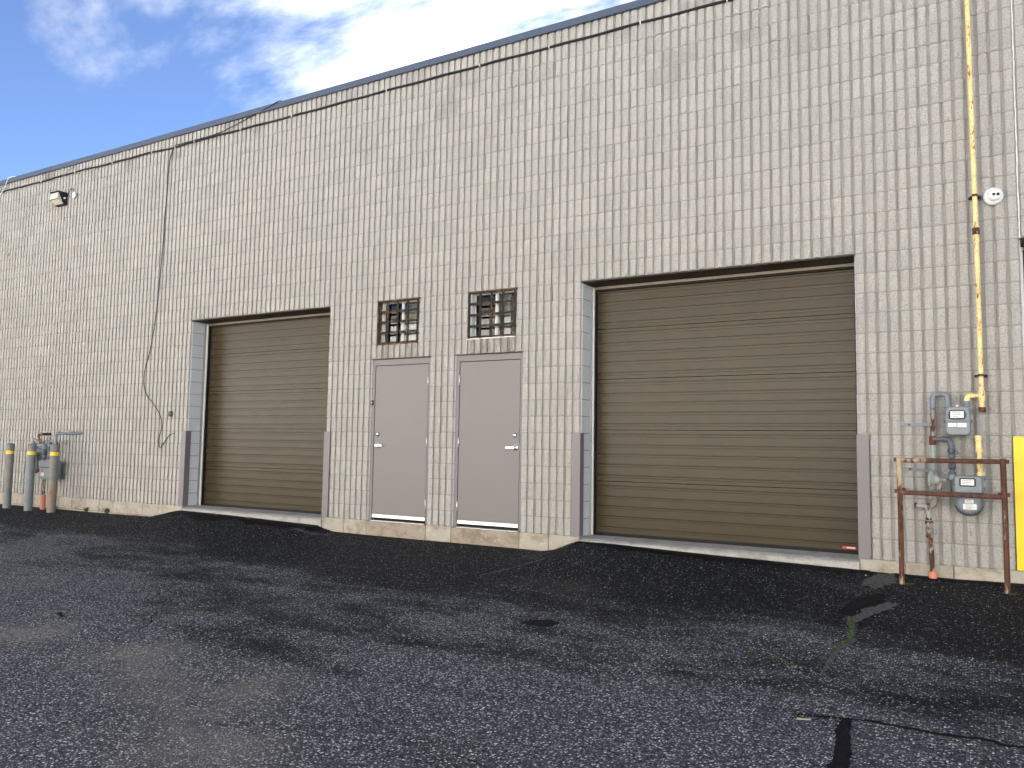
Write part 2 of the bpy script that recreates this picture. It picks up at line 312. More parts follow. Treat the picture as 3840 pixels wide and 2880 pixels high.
# ------------------------------------------------------------------ mesh helpers
rng = random.Random(7)
WLOC = {}
class MB:
    def __init__(s): s.v = []; s.f = []; s.sm = []
    def add(s, verts, faces, smooth=False):
        o = len(s.v); s.v += [tuple(p) for p in verts]; s.f += [tuple(i + o for i in f) for f in faces]; s.sm += [smooth] * len(faces); return s
    def box(s, x0, x1, y0, y1, z0, z1, bev=0.):
        if bev <= 0:
            v = [(x, y, z) for x in (x0, x1) for y in (y0, y1) for z in (z0, z1)]
            return s.add(v, [(0, 1, 3, 2), (4, 6, 7, 5), (0, 4, 5, 1), (2, 3, 7, 6), (0, 2, 6, 4), (1, 5, 7, 3)])
        b = bev; v = []; idx = {}
        X = (x0, x1); Y = (y0, y1); Z = (z0, z1)
        for i in (0, 1):
            for j in (0, 1):
                for k in (0, 1):
                    sx = b if i == 0 else -b; sy = b if j == 0 else -b; sz = b if k == 0 else -b
                    for ax, p in ((0, (X[i], Y[j] + sy, Z[k] + sz)), (1, (X[i] + sx, Y[j], Z[k] + sz)), (2, (X[i] + sx, Y[j] + sy, Z[k]))):
                        idx[i, j, k, ax] = len(v); v.append(p)
        F = []
        def q(*a): F.append(tuple(idx[t] for t in a))
        for i in (0, 1):
            fx = [(i, 0, 0, 0), (i, 0, 1, 0), (i, 1, 1, 0), (i, 1, 0, 0)]; q(*(fx if i == 0 else fx[::-1]))
            fy = [(0, i, 0, 1), (1, i, 0, 1), (1, i, 1, 1), (0, i, 1, 1)]; q(*(fy if i == 0 else fy[::-1]))
            fz = [(0, 0, i, 2), (0, 1, i, 2), (1, 1, i, 2), (1, 0, i, 2)]; q(*(fz if i == 0 else fz[::-1]))
            for j in (0, 1):
                q((i, j, 0, 0), (i, j, 1, 0), (i, j, 1, 1), (i, j, 0, 1))
                q((i, 0, j, 0), (i, 1, j, 0), (i, 1, j, 2), (i, 0, j, 2))
                q((0, i, j, 1), (1, i, j, 1), (1, i, j, 2), (0, i, j, 2))
                for k in (0, 1): q((i, j, k, 0), (i, j, k, 1), (i, j, k, 2))
        return s.add(v, F)
    def tube(s, pts, r, seg=12, cap=True, smooth=True):
        P = [Vector(p) for p in pts]; n = len(P); R = r if isinstance(r, (list, tuple)) else [r] * n
        T = []
        for i in range(n):
            a = P[max(0, i - 1)]; b = P[min(n - 1, i + 1)]; t = (b - a)
            T.append(t.normalized() if t.length > 1e-9 else Vector((0, 0, 1)))
        up = Vector((0, 0, 1)) if abs(T[0].z) < .9 else Vector((0, 1, 0))
        N = (up - T[0] * up.dot(T[0])).normalized(); V = []; F = []
        for i in range(n):
            if i:
                N = (N - T[i] * N.dot(T[i]))
                N = N.normalized() if N.length > 1e-6 else T[i].orthogonal().normalized()
            B = T[i].cross(N)
            for k in range(seg):
                a = 2 * math.pi * k / seg; V.append(P[i] + (N * math.cos(a) + B * math.sin(a)) * R[i])
        for i in range(n - 1):
            for k in range(seg):
                k2 = (k + 1) % seg; F.append((i * seg + k, i * seg + k2, (i + 1) * seg + k2, (i + 1) * seg + k))
        s.add(V, F, smooth)
        if cap:
            s.add(V[:seg], [tuple(range(seg))[::-1]]); s.add(V[-seg:], [tuple(range(seg))])
        return s
    def lathe(s, origin, axis, prof, seg=20, smooth=True, cap=True):
        """prof: (distance along axis, radius) pairs"""
        o = Vector(origin); a = Vector(axis).normalized(); pts = [o + a * t for t, _ in prof]
        N = a.orthogonal().normalized(); B = a.cross(N); V = []; F = []
        for p, (t, r) in zip(pts, prof):
            for k in range(seg):
                an = 2 * math.pi * k / seg; V.append(p + (N * math.cos(an) + B * math.sin(an)) * r)
        for i in range(len(prof) - 1):
            for k in range(seg):
                k2 = (k + 1) % seg; F.append((i * seg + k, i * seg + k2, (i + 1) * seg + k2, (i + 1) * seg + k))
        s.add(V, F, smooth)
        if cap: s.add(V[:seg], [tuple(range(seg))[::-1]]); s.add(V[-seg:], [tuple(range(seg))])
        return s
    def prism(s, poly, y0, y1, axis='y'):
        n = len(poly)
        def P(a, b, d): return (a, d, b) if axis == 'y' else ((d, a, b) if axis == 'x' else (a, b, d))
        V = [P(a, b, y0) for a, b in poly] + [P(a, b, y1) for a, b in poly]
        F = [tuple(range(n)), tuple(range(2 * n - 1, n - 1, -1))] + [(i, n + i, n + (i + 1) % n, (i + 1) % n) for i in range(n)]
        return s.add(V, F)
    def mesh(s, name, off=(0, 0, 0)):
        me = bpy.data.meshes.new(name); ox, oy, oz = off
        me.from_pydata([(x - ox, y - oy, z - oz) for x, y, z in s.v], [], s.f)
        me.polygons.foreach_set("use_smooth", s.sm); me.update()
        return me
    def build(s, name, mat, parent=None, fix=True):
        """world coordinates in, one mesh object out (origin at the mean of its box's foot)"""
        xs = [p[0] for p in s.v]; ys = [p[1] for p in s.v]; zs = [p[2] for p in s.v]
        o = Vector(((min(xs) + max(xs)) / 2, (min(ys) + max(ys)) / 2, min(zs)))
        me = s.mesh(name, o)
        if fix:
            import bmesh
            bm = bmesh.new(); bm.from_mesh(me); bmesh.ops.recalc_face_normals(bm, faces=bm.faces); bm.to_mesh(me); bm.free()
        me.materials.append(MAT[mat]); return link(name, me, o, parent)
def link(name, me, world_loc, parent=None):
    ob = bpy.data.objects.new(name, me); COL.objects.link(ob); wl_ = Vector(world_loc)
    if parent is not None: ob.parent = parent; ob.location = wl_ - WLOC[parent.name]
    else: ob.location = wl_
    WLOC[ob.name] = wl_; return ob
def empty(name, loc, parent=None):
    return link(name, None, loc, parent)
def tag(o, label=None, cat=None, group=None, kind=None):
    if label: o["label"] = label
    if cat: o["category"] = cat
    if group: o["group"] = group
    if kind: o["kind"] = kind
    return o
def thing(name, label, cat, loc, group=None): return tag(empty(name, loc), label, cat, group)
def arc(c, a, b, r, n=6):
    """quarter bend: corner c, leaving towards unit a, arriving towards unit b"""
    c = Vector(c); a = Vector(a); b = Vector(b); o = c + a * r + b * r
    return [o - b * r * math.cos(t) - a * r * math.sin(t) for t in [math.pi / 2 * i / n for i in range(n + 1)]]
def catmull(P, n=6):
    P = [Vector(p) for p in P]; Q = [P[0] * 2 - P[1]] + P + [P[-1] * 2 - P[-2]]; out = []
    for i in range(1, len(Q) - 2):
        p0, p1, p2, p3 = Q[i - 1:i + 3]
        for k in range(n):
            t = k / n
            out.append(.5 * ((2 * p1) + (p2 - p0) * t + (2 * p0 - 5 * p1 + 4 * p2 - p3) * t * t + (3 * p1 - p0 - 3 * p2 + p3) * t ** 3))
    out.append(P[-1]); return out

# ------------------------------------------------------------------ ground
HX = [-40, -5.8, -4.6, -4.35, -4.05, -3.8, -2.8, -.86, -.75, -.6, 0., 2.72, 2.9, 3.05, 3.2, 3.6, 4.8, 5.9, 6.3, 7.0, 7.6, 9, 40]
HZ = [-.225, -.222, -.208, -.205, -.125, -.072, -.085, -.125, -.165, -.187, -.193, -.2, -.166, -.105, -.054, -.055, -.086, -.105, -.112, -.124, -.114, -.1, -.12]
def lin(x, X, Z):
    if x <= X[0]: return Z[0]
    for i in range(1, len(X)):
        if x <= X[i]:
            t = (x - X[i - 1]) / (X[i] - X[i - 1]); return Z[i - 1] + t * (Z[i] - Z[i - 1])
    return Z[-1]
def sm(a, b, x):
    t = min(1, max(0, (x - a) / (b - a))); return t * t * (3 - 2 * t)
def ground_h(x, y):
    """asphalt level: falls away from the building, ramps up to the loading doors"""
    if y > .03: return -.42
    d = max(0., -y); hw = lin(x, HX, HZ); gen = -.205 + .06 * sm(2.2, 7, x)
    w = 1 - sm(.05, 1.5, d); fade = sm(0, .4, d)
    und = .006 * math.sin(1.7 * x + .6 * y) + .005 * math.sin(2.3 * y - 1.1 * x + 1) + .003 * math.sin(5.1 * x + 3.7 * y)
    return hw * w + gen * (1 - w) - .03 * min(d, 14) + und * fade
def rough_h(x, y):
    if y > .03: return 0
    return (.0035 * mnoise.noise((x * 4.1, y * 4.1, 0)) + .0025 * mnoise.noise((x * 11, y * 11, 3))) * sm(0, .25, -y)
def axis_pts(lo, hi, a, b, step):
    p = []; x = a; g = step
    while x > lo: p.append(x); g *= 1.35; x -= g
    p.append(lo); p = p[::-1]; n = int(round((b - a) / step))
    p += [a + (b - a) * i / n for i in range(1, n + 1)]; x = b; g = step
    while True:
        g *= 1.35; x += g
        if x >= hi: break
        p.append(x)
    p.append(hi); return p
GX = axis_pts(-600, 600, -10.6, 9.0, .05); GY = axis_pts(-600, 600, -7.6, .05, .05)
me = bpy.data.meshes.new("asphalt_lot"); nx = len(GX); gv = []
for yv in GY:
    for xv in GX: gv.append((xv, yv, ground_h(xv, yv) + (rough_h(xv, yv) if -11 < xv < 10 and -9 < yv else 0)))
gf = [(j * nx + i, j * nx + i + 1, (j + 1) * nx + i + 1, (j + 1) * nx + i) for j in range(len(GY) - 1) for i in range(nx - 1)]
me.from_pydata(gv, [], gf); me.polygons.foreach_set("use_smooth", [True] * len(gf)); me.materials.append(MAT["asphalt"])
GROUND = link("asphalt_lot", me, (0, 0, 0)); tag(GROUND, "dark worn asphalt lot sloping up to the loading doors", kind="structure")
def gh(x, y): return ground_h(x, y) + rough_h(x, y)
def ground_strip(name, pts, width, mat, lift=.004, jit=.25, parent=None, n=8, seed=1):
    """an uneven ribbon lying on the asphalt"""
    r = random.Random(seed); C = catmull([(x, y, 0) for x, y in pts], n); V = []; F = []
    for i, p in enumerate(C):
        t = (C[min(i + 1, len(C) - 1)] - C[max(i - 1, 0)]).normalized(); nrm = Vector((-t.y, t.x, 0))
        w = (width(i / (len(C) - 1)) if callable(width) else width) / 2; e = w * jit
        p = p + nrm * r.uniform(-e, e)
        for q in (p + nrm * (w + r.uniform(-e, e)), p, p - nrm * (w + r.uniform(-e, e))):
            V.append((q.x, q.y, gh(q.x, q.y) + lift))
    for k in (1,):
        for i in range(len(C) - 1): F += [(3 * i, 3 * i + 1, 3 * i + 4, 3 * i + 3), (3 * i + 1, 3 * i + 2, 3 * i + 5, 3 * i + 4)]
    return MB().add(V, F).build(name, mat, parent if parent is not None else GROUND)
def ground_patch(name, cx, cy, rx, ry, mat, lift=.004, seed=1, rot=0., rag=.35, rings=5, seg=56, parent=None):
    r = random.Random(seed); V = [(cx, cy, gh(cx, cy) + lift)]; F = []; ca, sa = math.cos(rot), math.sin(rot)
    for j in range(1, rings + 1):
        for k in range(seg):
            a = 2 * math.pi * k / seg
            e = 1 + rag * (mnoise.noise((math.cos(a) * 1.7 + seed * 9, math.sin(a) * 1.7, .3)) + .5 * mnoise.noise((math.cos(a) * 6 + seed, math.sin(a) * 6, 1.3)) + .3 * r.uniform(-.5, .5))
            u = rx * math.cos(a) * e * j / rings; v = ry * math.sin(a) * e * j / rings
            x = cx + u * ca - v * sa; y = cy + u * sa + v * ca; V.append((x, y, gh(x, y) + lift))
    for k in range(seg): F.append((0, 1 + k, 1 + (k + 1) % seg))
    for j in range(rings - 1):
        for k in range(seg):
            a = 1 + j * seg; k2 = (k + 1) % seg; F.append((a + k, a + seg + k, a + seg + k2, a + k2))
    return MB().add(V, F).build(name, mat, parent if parent is not None else GROUND)

# ------------------------------------------------------------------ the building
OPEN = [(-38, -8, 0, 15), (0, 10, 0, 11), (14, 24, 0, 11), (1, 8, 12, 15), (16, 23, 12, 15), (32, 62, 0, 15), (76, 106, 0, 15)]   # ribs (0.1 m) and courses (0.2 m)
NC = 31; RX0, RX1 = -136, 118
BLD = tag(empty("warehouse", (0, 0, -.2)), "long single-storey warehouse of beige ribbed concrete block with brown loading doors", "warehouse")
def is_open(r, c):
    return any(a <= r < b and c0 <= c < c1 for a, b, c0, c1 in OPEN)
# solid wall behind the blocks, with its openings
xs = sorted(set([-450, 450] + [v for o in OPEN for v in o[:2]])); zs = sorted(set([0, NC] + [v for o in OPEN for v in o[2:]]))
mb = MB()
for i in range(len(xs) - 1):
    k = 0
    while k < len(zs) - 1:
        if is_open(xs[i] + .5, zs[k] + .5): k += 1; continue
        k1 = k
        while k1 + 1 < len(zs) - 1 and not is_open(xs[i] + .5, zs[k1 + 1] + .5): k1 += 1
        a = xs[i] * .1; b = xs[i + 1] * .1; z0 = zs[k] * .2; z1 = zs[k1 + 1] * .2
        l = is_open(xs[i] - .5, zs[k] + .5); r_ = is_open(xs[i + 1] + .5, zs[k] + .5)
        mb.box(a, b, .034, .25, z0 - (.35 if z0 == 0 else 0), z1)
        k = k1 + 1
WALL = mb.build("block_wall", "mortar", BLD)
BR = random.Random(11)
def block_mesh(nr, seed):
    """a split-faced block of nr ribs, origin at its lower left corner"""
    r = random.Random(seed); mb = MB(); L = nr * .1
    a, b, z0, z1, yb = .004, L - .004, .005, .195, .0250
    mb.add([(a, yb, z0), (b, yb, z0), (b, yb, z1), (a, yb, z1), (a, .040, z0), (b, .040, z0), (b, .040, z1), (a, .040, z1)],
           [(0, 1, 2, 3), (0, 4, 5, 1), (3, 2, 6, 7), (0, 3, 7, 4), (1, 5, 6, 2)])
    for i in range(nr):
        cols = (.0165, .037, .063, .0835); rows = [.0065, .03, .075, .115, .16, .1935]; V = []; F = []
        tilt = r.uniform(-.0025, .0025); push = r.uniform(-.0025, .003)
        for zi, z in enumerate(rows):
            for ci, c in enumerate(cols):
                e = ci in (0, 3); f = zi in (0, 5)
                x = i * .1 + c + (r.uniform(-.0026, .0026) if e else r.uniform(-.004, .004))
                y = push + tilt * (z - .1) * 10 + r.uniform(-.0032, .0032) + (.0045 if e else 0) + (.004 if f else 0)
                V.append((x, y, z + (0 if f else r.uniform(-.008, .008))))
        for zi in range(5):
            for ci in range(3): F.append((zi * 4 + ci, zi * 4 + ci + 1, zi * 4 + ci + 5, zi * 4 + ci + 4))
        o = len(V)
        for zi, z in enumerate(rows): V.append((i * .1 + .0185, .0295, z)); V.append((i * .1 + .0815, .0295, z))
        for zi in range(5):
            F.append((zi * 4, zi * 4 + 4, o + zi * 2 + 2, o + zi * 2)); F.append((zi * 4 + 3, o + zi * 2 + 1, o + zi * 2 + 3, zi * 4 + 7))
        F.append((0, o, o + 1, 3, 2, 1)); F.append((20, 21, 22, 23, o + 11, o + 10))
        mb.add(V, F)
    return mb
VARI = {n: [block_mesh(n, 100 * n + k) for k in range(10 if n == 4 else 5)] for n in (1, 2, 3, 4)}
VMESH = {}
for n, L in VARI.items():
    for k, b in enumerate(L):
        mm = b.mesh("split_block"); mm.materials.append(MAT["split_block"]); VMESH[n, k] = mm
blocks = []
for c in range(NC):
    cuts = set(v for a, b, c0, c1 in OPEN if c0 <= c < c1 for v in (a, b)) | ({76} if c >= 15 else set())
    r = RX0
    while r < RX1:
        nxt = r + 4 - ((r + 2 * (c % 2)) % 4)
        e = min([nxt, RX1] + [v for v in cuts if v > r])
        if not is_open(r + .5, c): blocks.append((r, e - r, c))
        r = e
def score(bk):
    p = Vector((bk[0] * .1 + bk[1] * .05, 0, bk[2] * .2 + .1)) - CAM_POS; d = p.dot(CAM_F)
    u = p.dot(CAM_R) / d * LENS / 18; v = p.dot(CAM_U) / d * LENS / 13.5
    if abs(u) > .985 or abs(v) > .985: return 0
    return bk[1] * abs(p.y) / d ** 3
order = sorted(blocks, key=score, reverse=True); single = set(order[:300]); field = MB()
for bk in blocks:
    r, n, c = bk; k = BR.randrange(len(VARI[n])); x = r * .1; z = c * .2; dy = BR.uniform(-.0025, .0025)
    if c in (28, 29) and BR.random() < .12: dy -= .006
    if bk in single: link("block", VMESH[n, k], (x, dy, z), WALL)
    else:
        b = VARI[n][k]; o = len(field.v)
        field.v += [(a + x, y + dy, z_ + z) for a, y, z_ in b.v]; field.f += [tuple(i + o for i in f) for f in b.f]; field.sm += b.sm
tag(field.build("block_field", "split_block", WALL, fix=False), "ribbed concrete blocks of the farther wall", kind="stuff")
mj = MB()
for c in range(NC + 1):
    for r in range(RX0, RX1):
        up, dn = (not is_open(r + .5, c)) and c < NC, (not is_open(r + .5, c - 1)) and c > 0
        if not (up and dn) and not (c == 0 and up): continue
        x = r * .1; z = c * .2 + BR.uniform(-.0012, .0012); y = .0105 + BR.uniform(-.002, .002)
        if c == 0: z += .004
        V = [(x + .018, .036, z - .0066), (x + .020, y, z - .0066), (x + .080, y, z - .0066), (x + .082, .036, z - .0066),
             (x + .018, .036, z + .0066), (x + .020, y, z + .0066), (x + .080, y, z + .0066), (x + .082, .036, z + .0066)]
        mj.add(V, [(0, 1, 5, 4), (1, 2, 6, 5), (2, 3, 7, 6)])
tag(mj.build("mortar_joint", "mortar", WALL, fix=False), kind="stuff")
# smooth block returns of the openings
def jambs(edge, side, c0, c1, depth):
    for c in range(c0, c1):
        x0, x1 = (edge - .1, edge + .002) if side > 0 else (edge - .002, edge + .1)
        MB().box(x0 + BR.uniform(-.001, .001), x1 + BR.uniform(-.001, .001), .0285, depth, c * .2 + .004, c * .2 + .196, .003).build("jamb_block", "jamb_block", WALL)
for a, b, c0, c1 in OPEN:
    dep = .262 if b - a == 30 else (.20 if c0 == 0 else .16)
    jambs(a * .1, 1, c0, c1, dep); jambs(b * .1, -1, c0, c1, dep)
# plain base course, its pieces one by one, and the footing below
def base(x0, x1, mat="base_block", z1=-.001):
    MB().box(x0 + .003, x1 - .003, -.009 + BR.uniform(-.002, .002), .033, -.196, z1, .004).build("base_block", mat, WALL)
x = -3.8; first = True
while x > -13.6:
    w = .2 if first else .4; base(x - w, x); x -= w; first = False
base(-.8, -.4); base(-.4, 0); base(0, 1.0, "threshold_concrete", -.006); base(1.0, 1.4); base(1.4, 2.4, "threshold_concrete", -.006); base(2.4, 2.8); base(2.8, 3.2)
for a, b in ((6.2, 6.6), (6.6, 7.0), (7.0, 7.4), (7.4, 7.6), (10.6, 11.0), (11.0, 11.4)): base(a, b)
MB().box(-45, 45, -.022, .033, -.6, -.2).build("footing", "base_block", WALL)
# roof edge: folded metal coping in lapped lengths
x = -14.2; k = 0
while x < 12.4:
    L = 3.05; j = BR.uniform(-.006, .006); j2 = BR.uniform(-.004, .004); lap = (k % 2) * .002
    prof = [(-.018, 6.176), (-.036 - lap, 6.180), (-.034 - lap, 6.268), (.0, 6.276), (.34, 6.27), (.34, 6.20), (.03, 6.20), (-.012, 6.20)]
    mb = MB(); n = len(prof)
    V = [(x - .012, y, z + j) for y, z in prof] + [(x + L + .012, y, z + j2) for y, z in prof]
    mb.add(V, [tuple(range(n)), tuple(range(2 * n - 1, n - 1, -1))] + [(i, n + i, n + (i + 1) % n, (i + 1) % n) for i in range(n)])
    mb.build("parapet_coping", "coping_blue", BLD); x += L; k += 1
MB().box(-45, 45, .25, 24, 5.98, 6.18).build("roof_deck", "opposite_trim", BLD)
MB().box(-45, 45, 24, 24.3, -.6, 6.2).build("rear_wall", "mortar", BLD)
for x in (-45, 44.7): MB().box(x, x + .3, .25, 24, -.6, 5.98).build("end_wall", "mortar", BLD)
# sealed movement joint over the third loading door
mb = MB(); V = []; F = []; N_ = 90
for i in range(N_ + 1):
    z = 3.0 + 3.17 * i / N_; w = .008 + BR.uniform(-.002, .003); xx = 7.598 + BR.uniform(-.002, .002); y = .012 + BR.uniform(-.003, .003)
    V += [(xx - w, .026, z), (xx - w * .5, y, z), (xx + w * .5, y, z), (xx + w, .026, z)]
for i in range(N_):
    for k in range(3): a = 4 * i + k; F.append((a, a + 1, a + 5, a + 4))
tag(mb.add(V, F).build("joint_sealant", "caulk_white", BLD), "cracked white sealant in the vertical movement joint")

# ---- loading doors
GRV = (.076, .205, .323, .436, .559); SECT = .6085
def panel_mesh():
    P = [(0, .008), (.0025, 0)]
    for g in GRV:
        P += [(g - .034, .0), (g - .030, .0020), (g - .007, .0015), (g - .004, .014), (g + .003, .014), (g + .005, .0)]
    P += [(SECT - .0045, 0), (SECT - .0022, .008)]
    return P
def garage(x0, x1, sticker=False, label=None):
    D = empty("loading_door", ((x0 + x1) / 2, .36, 0), BLD)
    if label: tag(D, label)
    P = panel_mesh(); a = x0 + .035; b = x1 - .035
    for s in range(5):
        z0 = .030 + s * SECT; Q = [(z, y) for z, y in P if z0 + z < 2.995] if s == 4 else P
        n = len(Q); V = [(a, .36 + y, z0 + z) for z, y in Q] + [(b, .36 + y, z0 + z) for z, y in Q]
        V += [(a, .40, z0 + Q[0][0]), (b, .40, z0 + Q[0][0]), (a, .40, z0 + Q[-1][0]), (b, .40, z0 + Q[-1][0])]
        F = [(i, n + i, n + i + 1, i + 1) for i in range(n - 1)] + [(0, 2 * n, 2 * n + 1, n), (n - 1, 2 * n - 1, 2 * n + 3, 2 * n + 2)]
        MB().add(V, F).build("door_panel", "brown_door_paint", D)
    MB().box(x0, x1, .40, .42, 0.0, 3.05).build("door_backing", "interior_dark", D)
    MB().box(a, b, .348, .385, -.006, .032).build("bottom_seal", "black_rubber", D)
    for sx, e in ((1, x0), (-1, x1)):
        def X(u, v): return (e + u, e + v) if sx > 0 else (e - v, e - u)
        MB().box(*X(-.02, .012), .262, .42, -.01, 2.985).build("side_channel", "galvanised", D)
        MB().box(*X(.012, .030), .296, .345, 0, 2.975, .002).build("side_trim", "white_trim", D)
        MB().box(*X(.030, .046), .318, .362, 0, 2.955).build("side_seal", "black_rubber", D)
        for k in range(7):
            z = .3 + k * .42; MB().lathe((e + sx * .0125, .279, z), (sx, 0, 0), [(0, .006), (.004, .005), (.005, 0.001)], 8).build("screw", "galvanised", D)
    MB().box(x0 + .03, x1 - .03, .300, .345, 2.945, 2.978, .002).build("head_trim", "head_trim_brown", D)
    MB().box(x0 + .046, x1 - .046, .318, .362, 2.925, 2.945).build("head_seal", "black_rubber", D)
    if sticker:
        MB().box(x1 - .205, x1 - .075, .3585, .3605, .044, .070).build("maker_sticker", "red_sticker", D)
        MB().box(x1 - .165, x1 - .085, .3578, .3584, .052, .062).build("sticker_print", "label_white", D)
    MB().box(x0 - .004, x1 + .004, -.004, .30, 2.982, 2.996).build("lintel_plate", "lintel_brown", BLD)
    mb = MB()      # worn concrete sill sloping out of the door
    N2 = 40; V = []; F = []
    for i in range(N2 + 1):
        x = x0 + (x1 - x0) * i / N2; e = BR.uniform(-.012, .012)
        V += [(x, .45, -.002), (x, .33, -.004), (x, .05, -.018 + BR.uniform(-.002, .002)), (x, -.012 + e * .5, -.036 + BR.uniform(-.005, .004)), (x, -.030 + e * .5, -.056), (x, -.035, -.3)]
    for i in range(N2):
        for k in range(5): F.append((6 * i + k, 6 * i + k + 1, 6 * i + k + 7, 6 * i + k + 6))
    n6 = 6 * N2; F += [(0, 5, 4, 3, 2, 1), (n6, n6 + 1, n6 + 2, n6 + 3, n6 + 4, n6 + 5)]
    mb.add(V, F).build("door_sill", "sill_concrete", BLD)
garage(-3.8, -.8, label="brown ribbed overhead door beside the gas meter bollards' wall")
garage(3.2, 6.2, True, "brown ribbed overhead door with a small red sticker at its foot")
garage(7.6, 10.6, label="overhead door behind the yellow corner guard")

def guard(edge, side, mat, z1=1.2, name="corner_guard"):
    t = .007; s = side
    def X(u, v): return (edge + min(s * u, s * v), edge + max(s * u, s * v))
    mb = MB(); a0, a1 = X(-.105, t); mb.box(a0, a1, -.0155, -.0155 + t, .004, z1, .0015)
    b0, b1 = X(.0025, t); mb.box(b0, b1, -.0155 + t, .088, .004, z1, .0008)
    return mb.build(name, mat, BLD)
guard(-3.8, 1, "taupe_steel"); guard(-.8, -1, "taupe_steel"); guard(3.2, 1, "taupe_steel"); guard(6.2, -1, "taupe_steel")
tag(guard(7.6, 1, "guard_yellow", 1.19), "bright yellow steel corner guard")

# ---- entry doors
def entry(x0, handle_left, label):
    D = tag(empty("entry_door", (x0 + .5, .045, 0), BLD), label); y = .045
    fr = MB()
    fr.box(x0 + .002, x0 + .052, y - .006, y + .11, .0, 2.196, .002); D_l = fr.build("door_frame", "taupe_door_paint", D)
    MB().box(x0 + .962, x0 + .998, y - .006, y + .11, .0, 2.196, .002).build("door_frame", "taupe_door_paint", D)
    MB().box(x0 + .052, x0 + .962, y - .006, y + .11, 2.113, 2.196, .002).build("door_frame", "taupe_door_paint", D)
    MB().box(x0 + .0595, x0 + .9545, y, y + .045, .048, 2.1055, .002).build("door_leaf", "taupe_door_paint", D)
    MB().box(x0 + .052, x0 + .962, y + .05, y + .06, 0, 2.113).build("door_stop", "black_rubber", D)
    sw = MB().box(x0 + .062, x0 + .952, y - .007, y - .0005, .044, .088, .0015).build("door_sweep", "aluminium", D)
    for k in range(5): MB().lathe((x0 + .11 + k * .198, y - .007, .066), (0, -1, 0), [(0, .006), (.0015, .005), (.002, .001)], 8).build("screw", "steel_hinge", D)
    MB().box(x0 + .056, x0 + .958, y - .028, y + .09, -.004, .006, .002).build("door_threshold", "aluminium", D)
    hx = x0 + (.956 if handle_left else .058)
    for z in (.265, 1.073, 1.874):
        mb = MB().lathe((hx, y - .009, z - .062), (0, 0, 1), [(0, .004), (.003, .0085), (.121, .0085), (.124, .004)], 10)
        mb.build("hinge", "steel_hinge", D)
    lx = x0 + (.125 if handle_left else .895); s = 1 if handle_left else -1
    mb = MB().lathe((lx, y, 1.17), (0, -1, 0), [(0, .031), (.006, .030), (.022, .024), (.026, .0235), (.0262, .001)], 24); mb.build("deadbolt", "satin_chrome", D)
    H = MB().lathe((lx - s * .002, y, 1.018), (0, -1, 0), [(0, .043), (.007, .042), (.011, .036), (.0112, .014), (.048, .012), (.050, .001)], 28).build("lever_handle", "satin_chrome", D)
    z = 1.018; P = [(lx - s * .012, y - .047, z), (lx + s * .02, y - .052, z), (lx + s * .06, y - .052, z), (lx + s * .108, y - .046, z - .002)]
    V = []; F = []
    for i, p in enumerate(P):
        hh = (.013, .012, .010, .0095)[i]; tt = .006
        V += [(p[0], p[1] - tt, p[2] - hh), (p[0], p[1] + tt, p[2] - hh), (p[0], p[1] + tt, p[2] + hh), (p[0], p[1] - tt, p[2] + hh)]
    for i in range(3):
        for k in range(4): F.append((4 * i + k, 4 * i + (k + 1) % 4, 4 * i + 4 + (k + 1) % 4, 4 * i + 4 + k))
    F += [(0, 1, 2, 3), (12, 15, 14, 13)]
    MB().add(V, F).build("lever", "satin_chrome", D)
    lb = x0 + .960
    if not handle_left: MB().box(lb - .006, lb + .006, y - .0085, y - .004, .96, 1.075).build("strike_plate", "taupe_steel", D)
    MB().box(x0 + .001, x0 + .999, -.002, .10, 2.1925, 2.2012).build("lintel_angle", "lintel_brown", D)
entry(0.0, True, "taupe steel entry door with its lever on the left"); entry(1.4, False, "taupe steel entry door with its lever on the right")

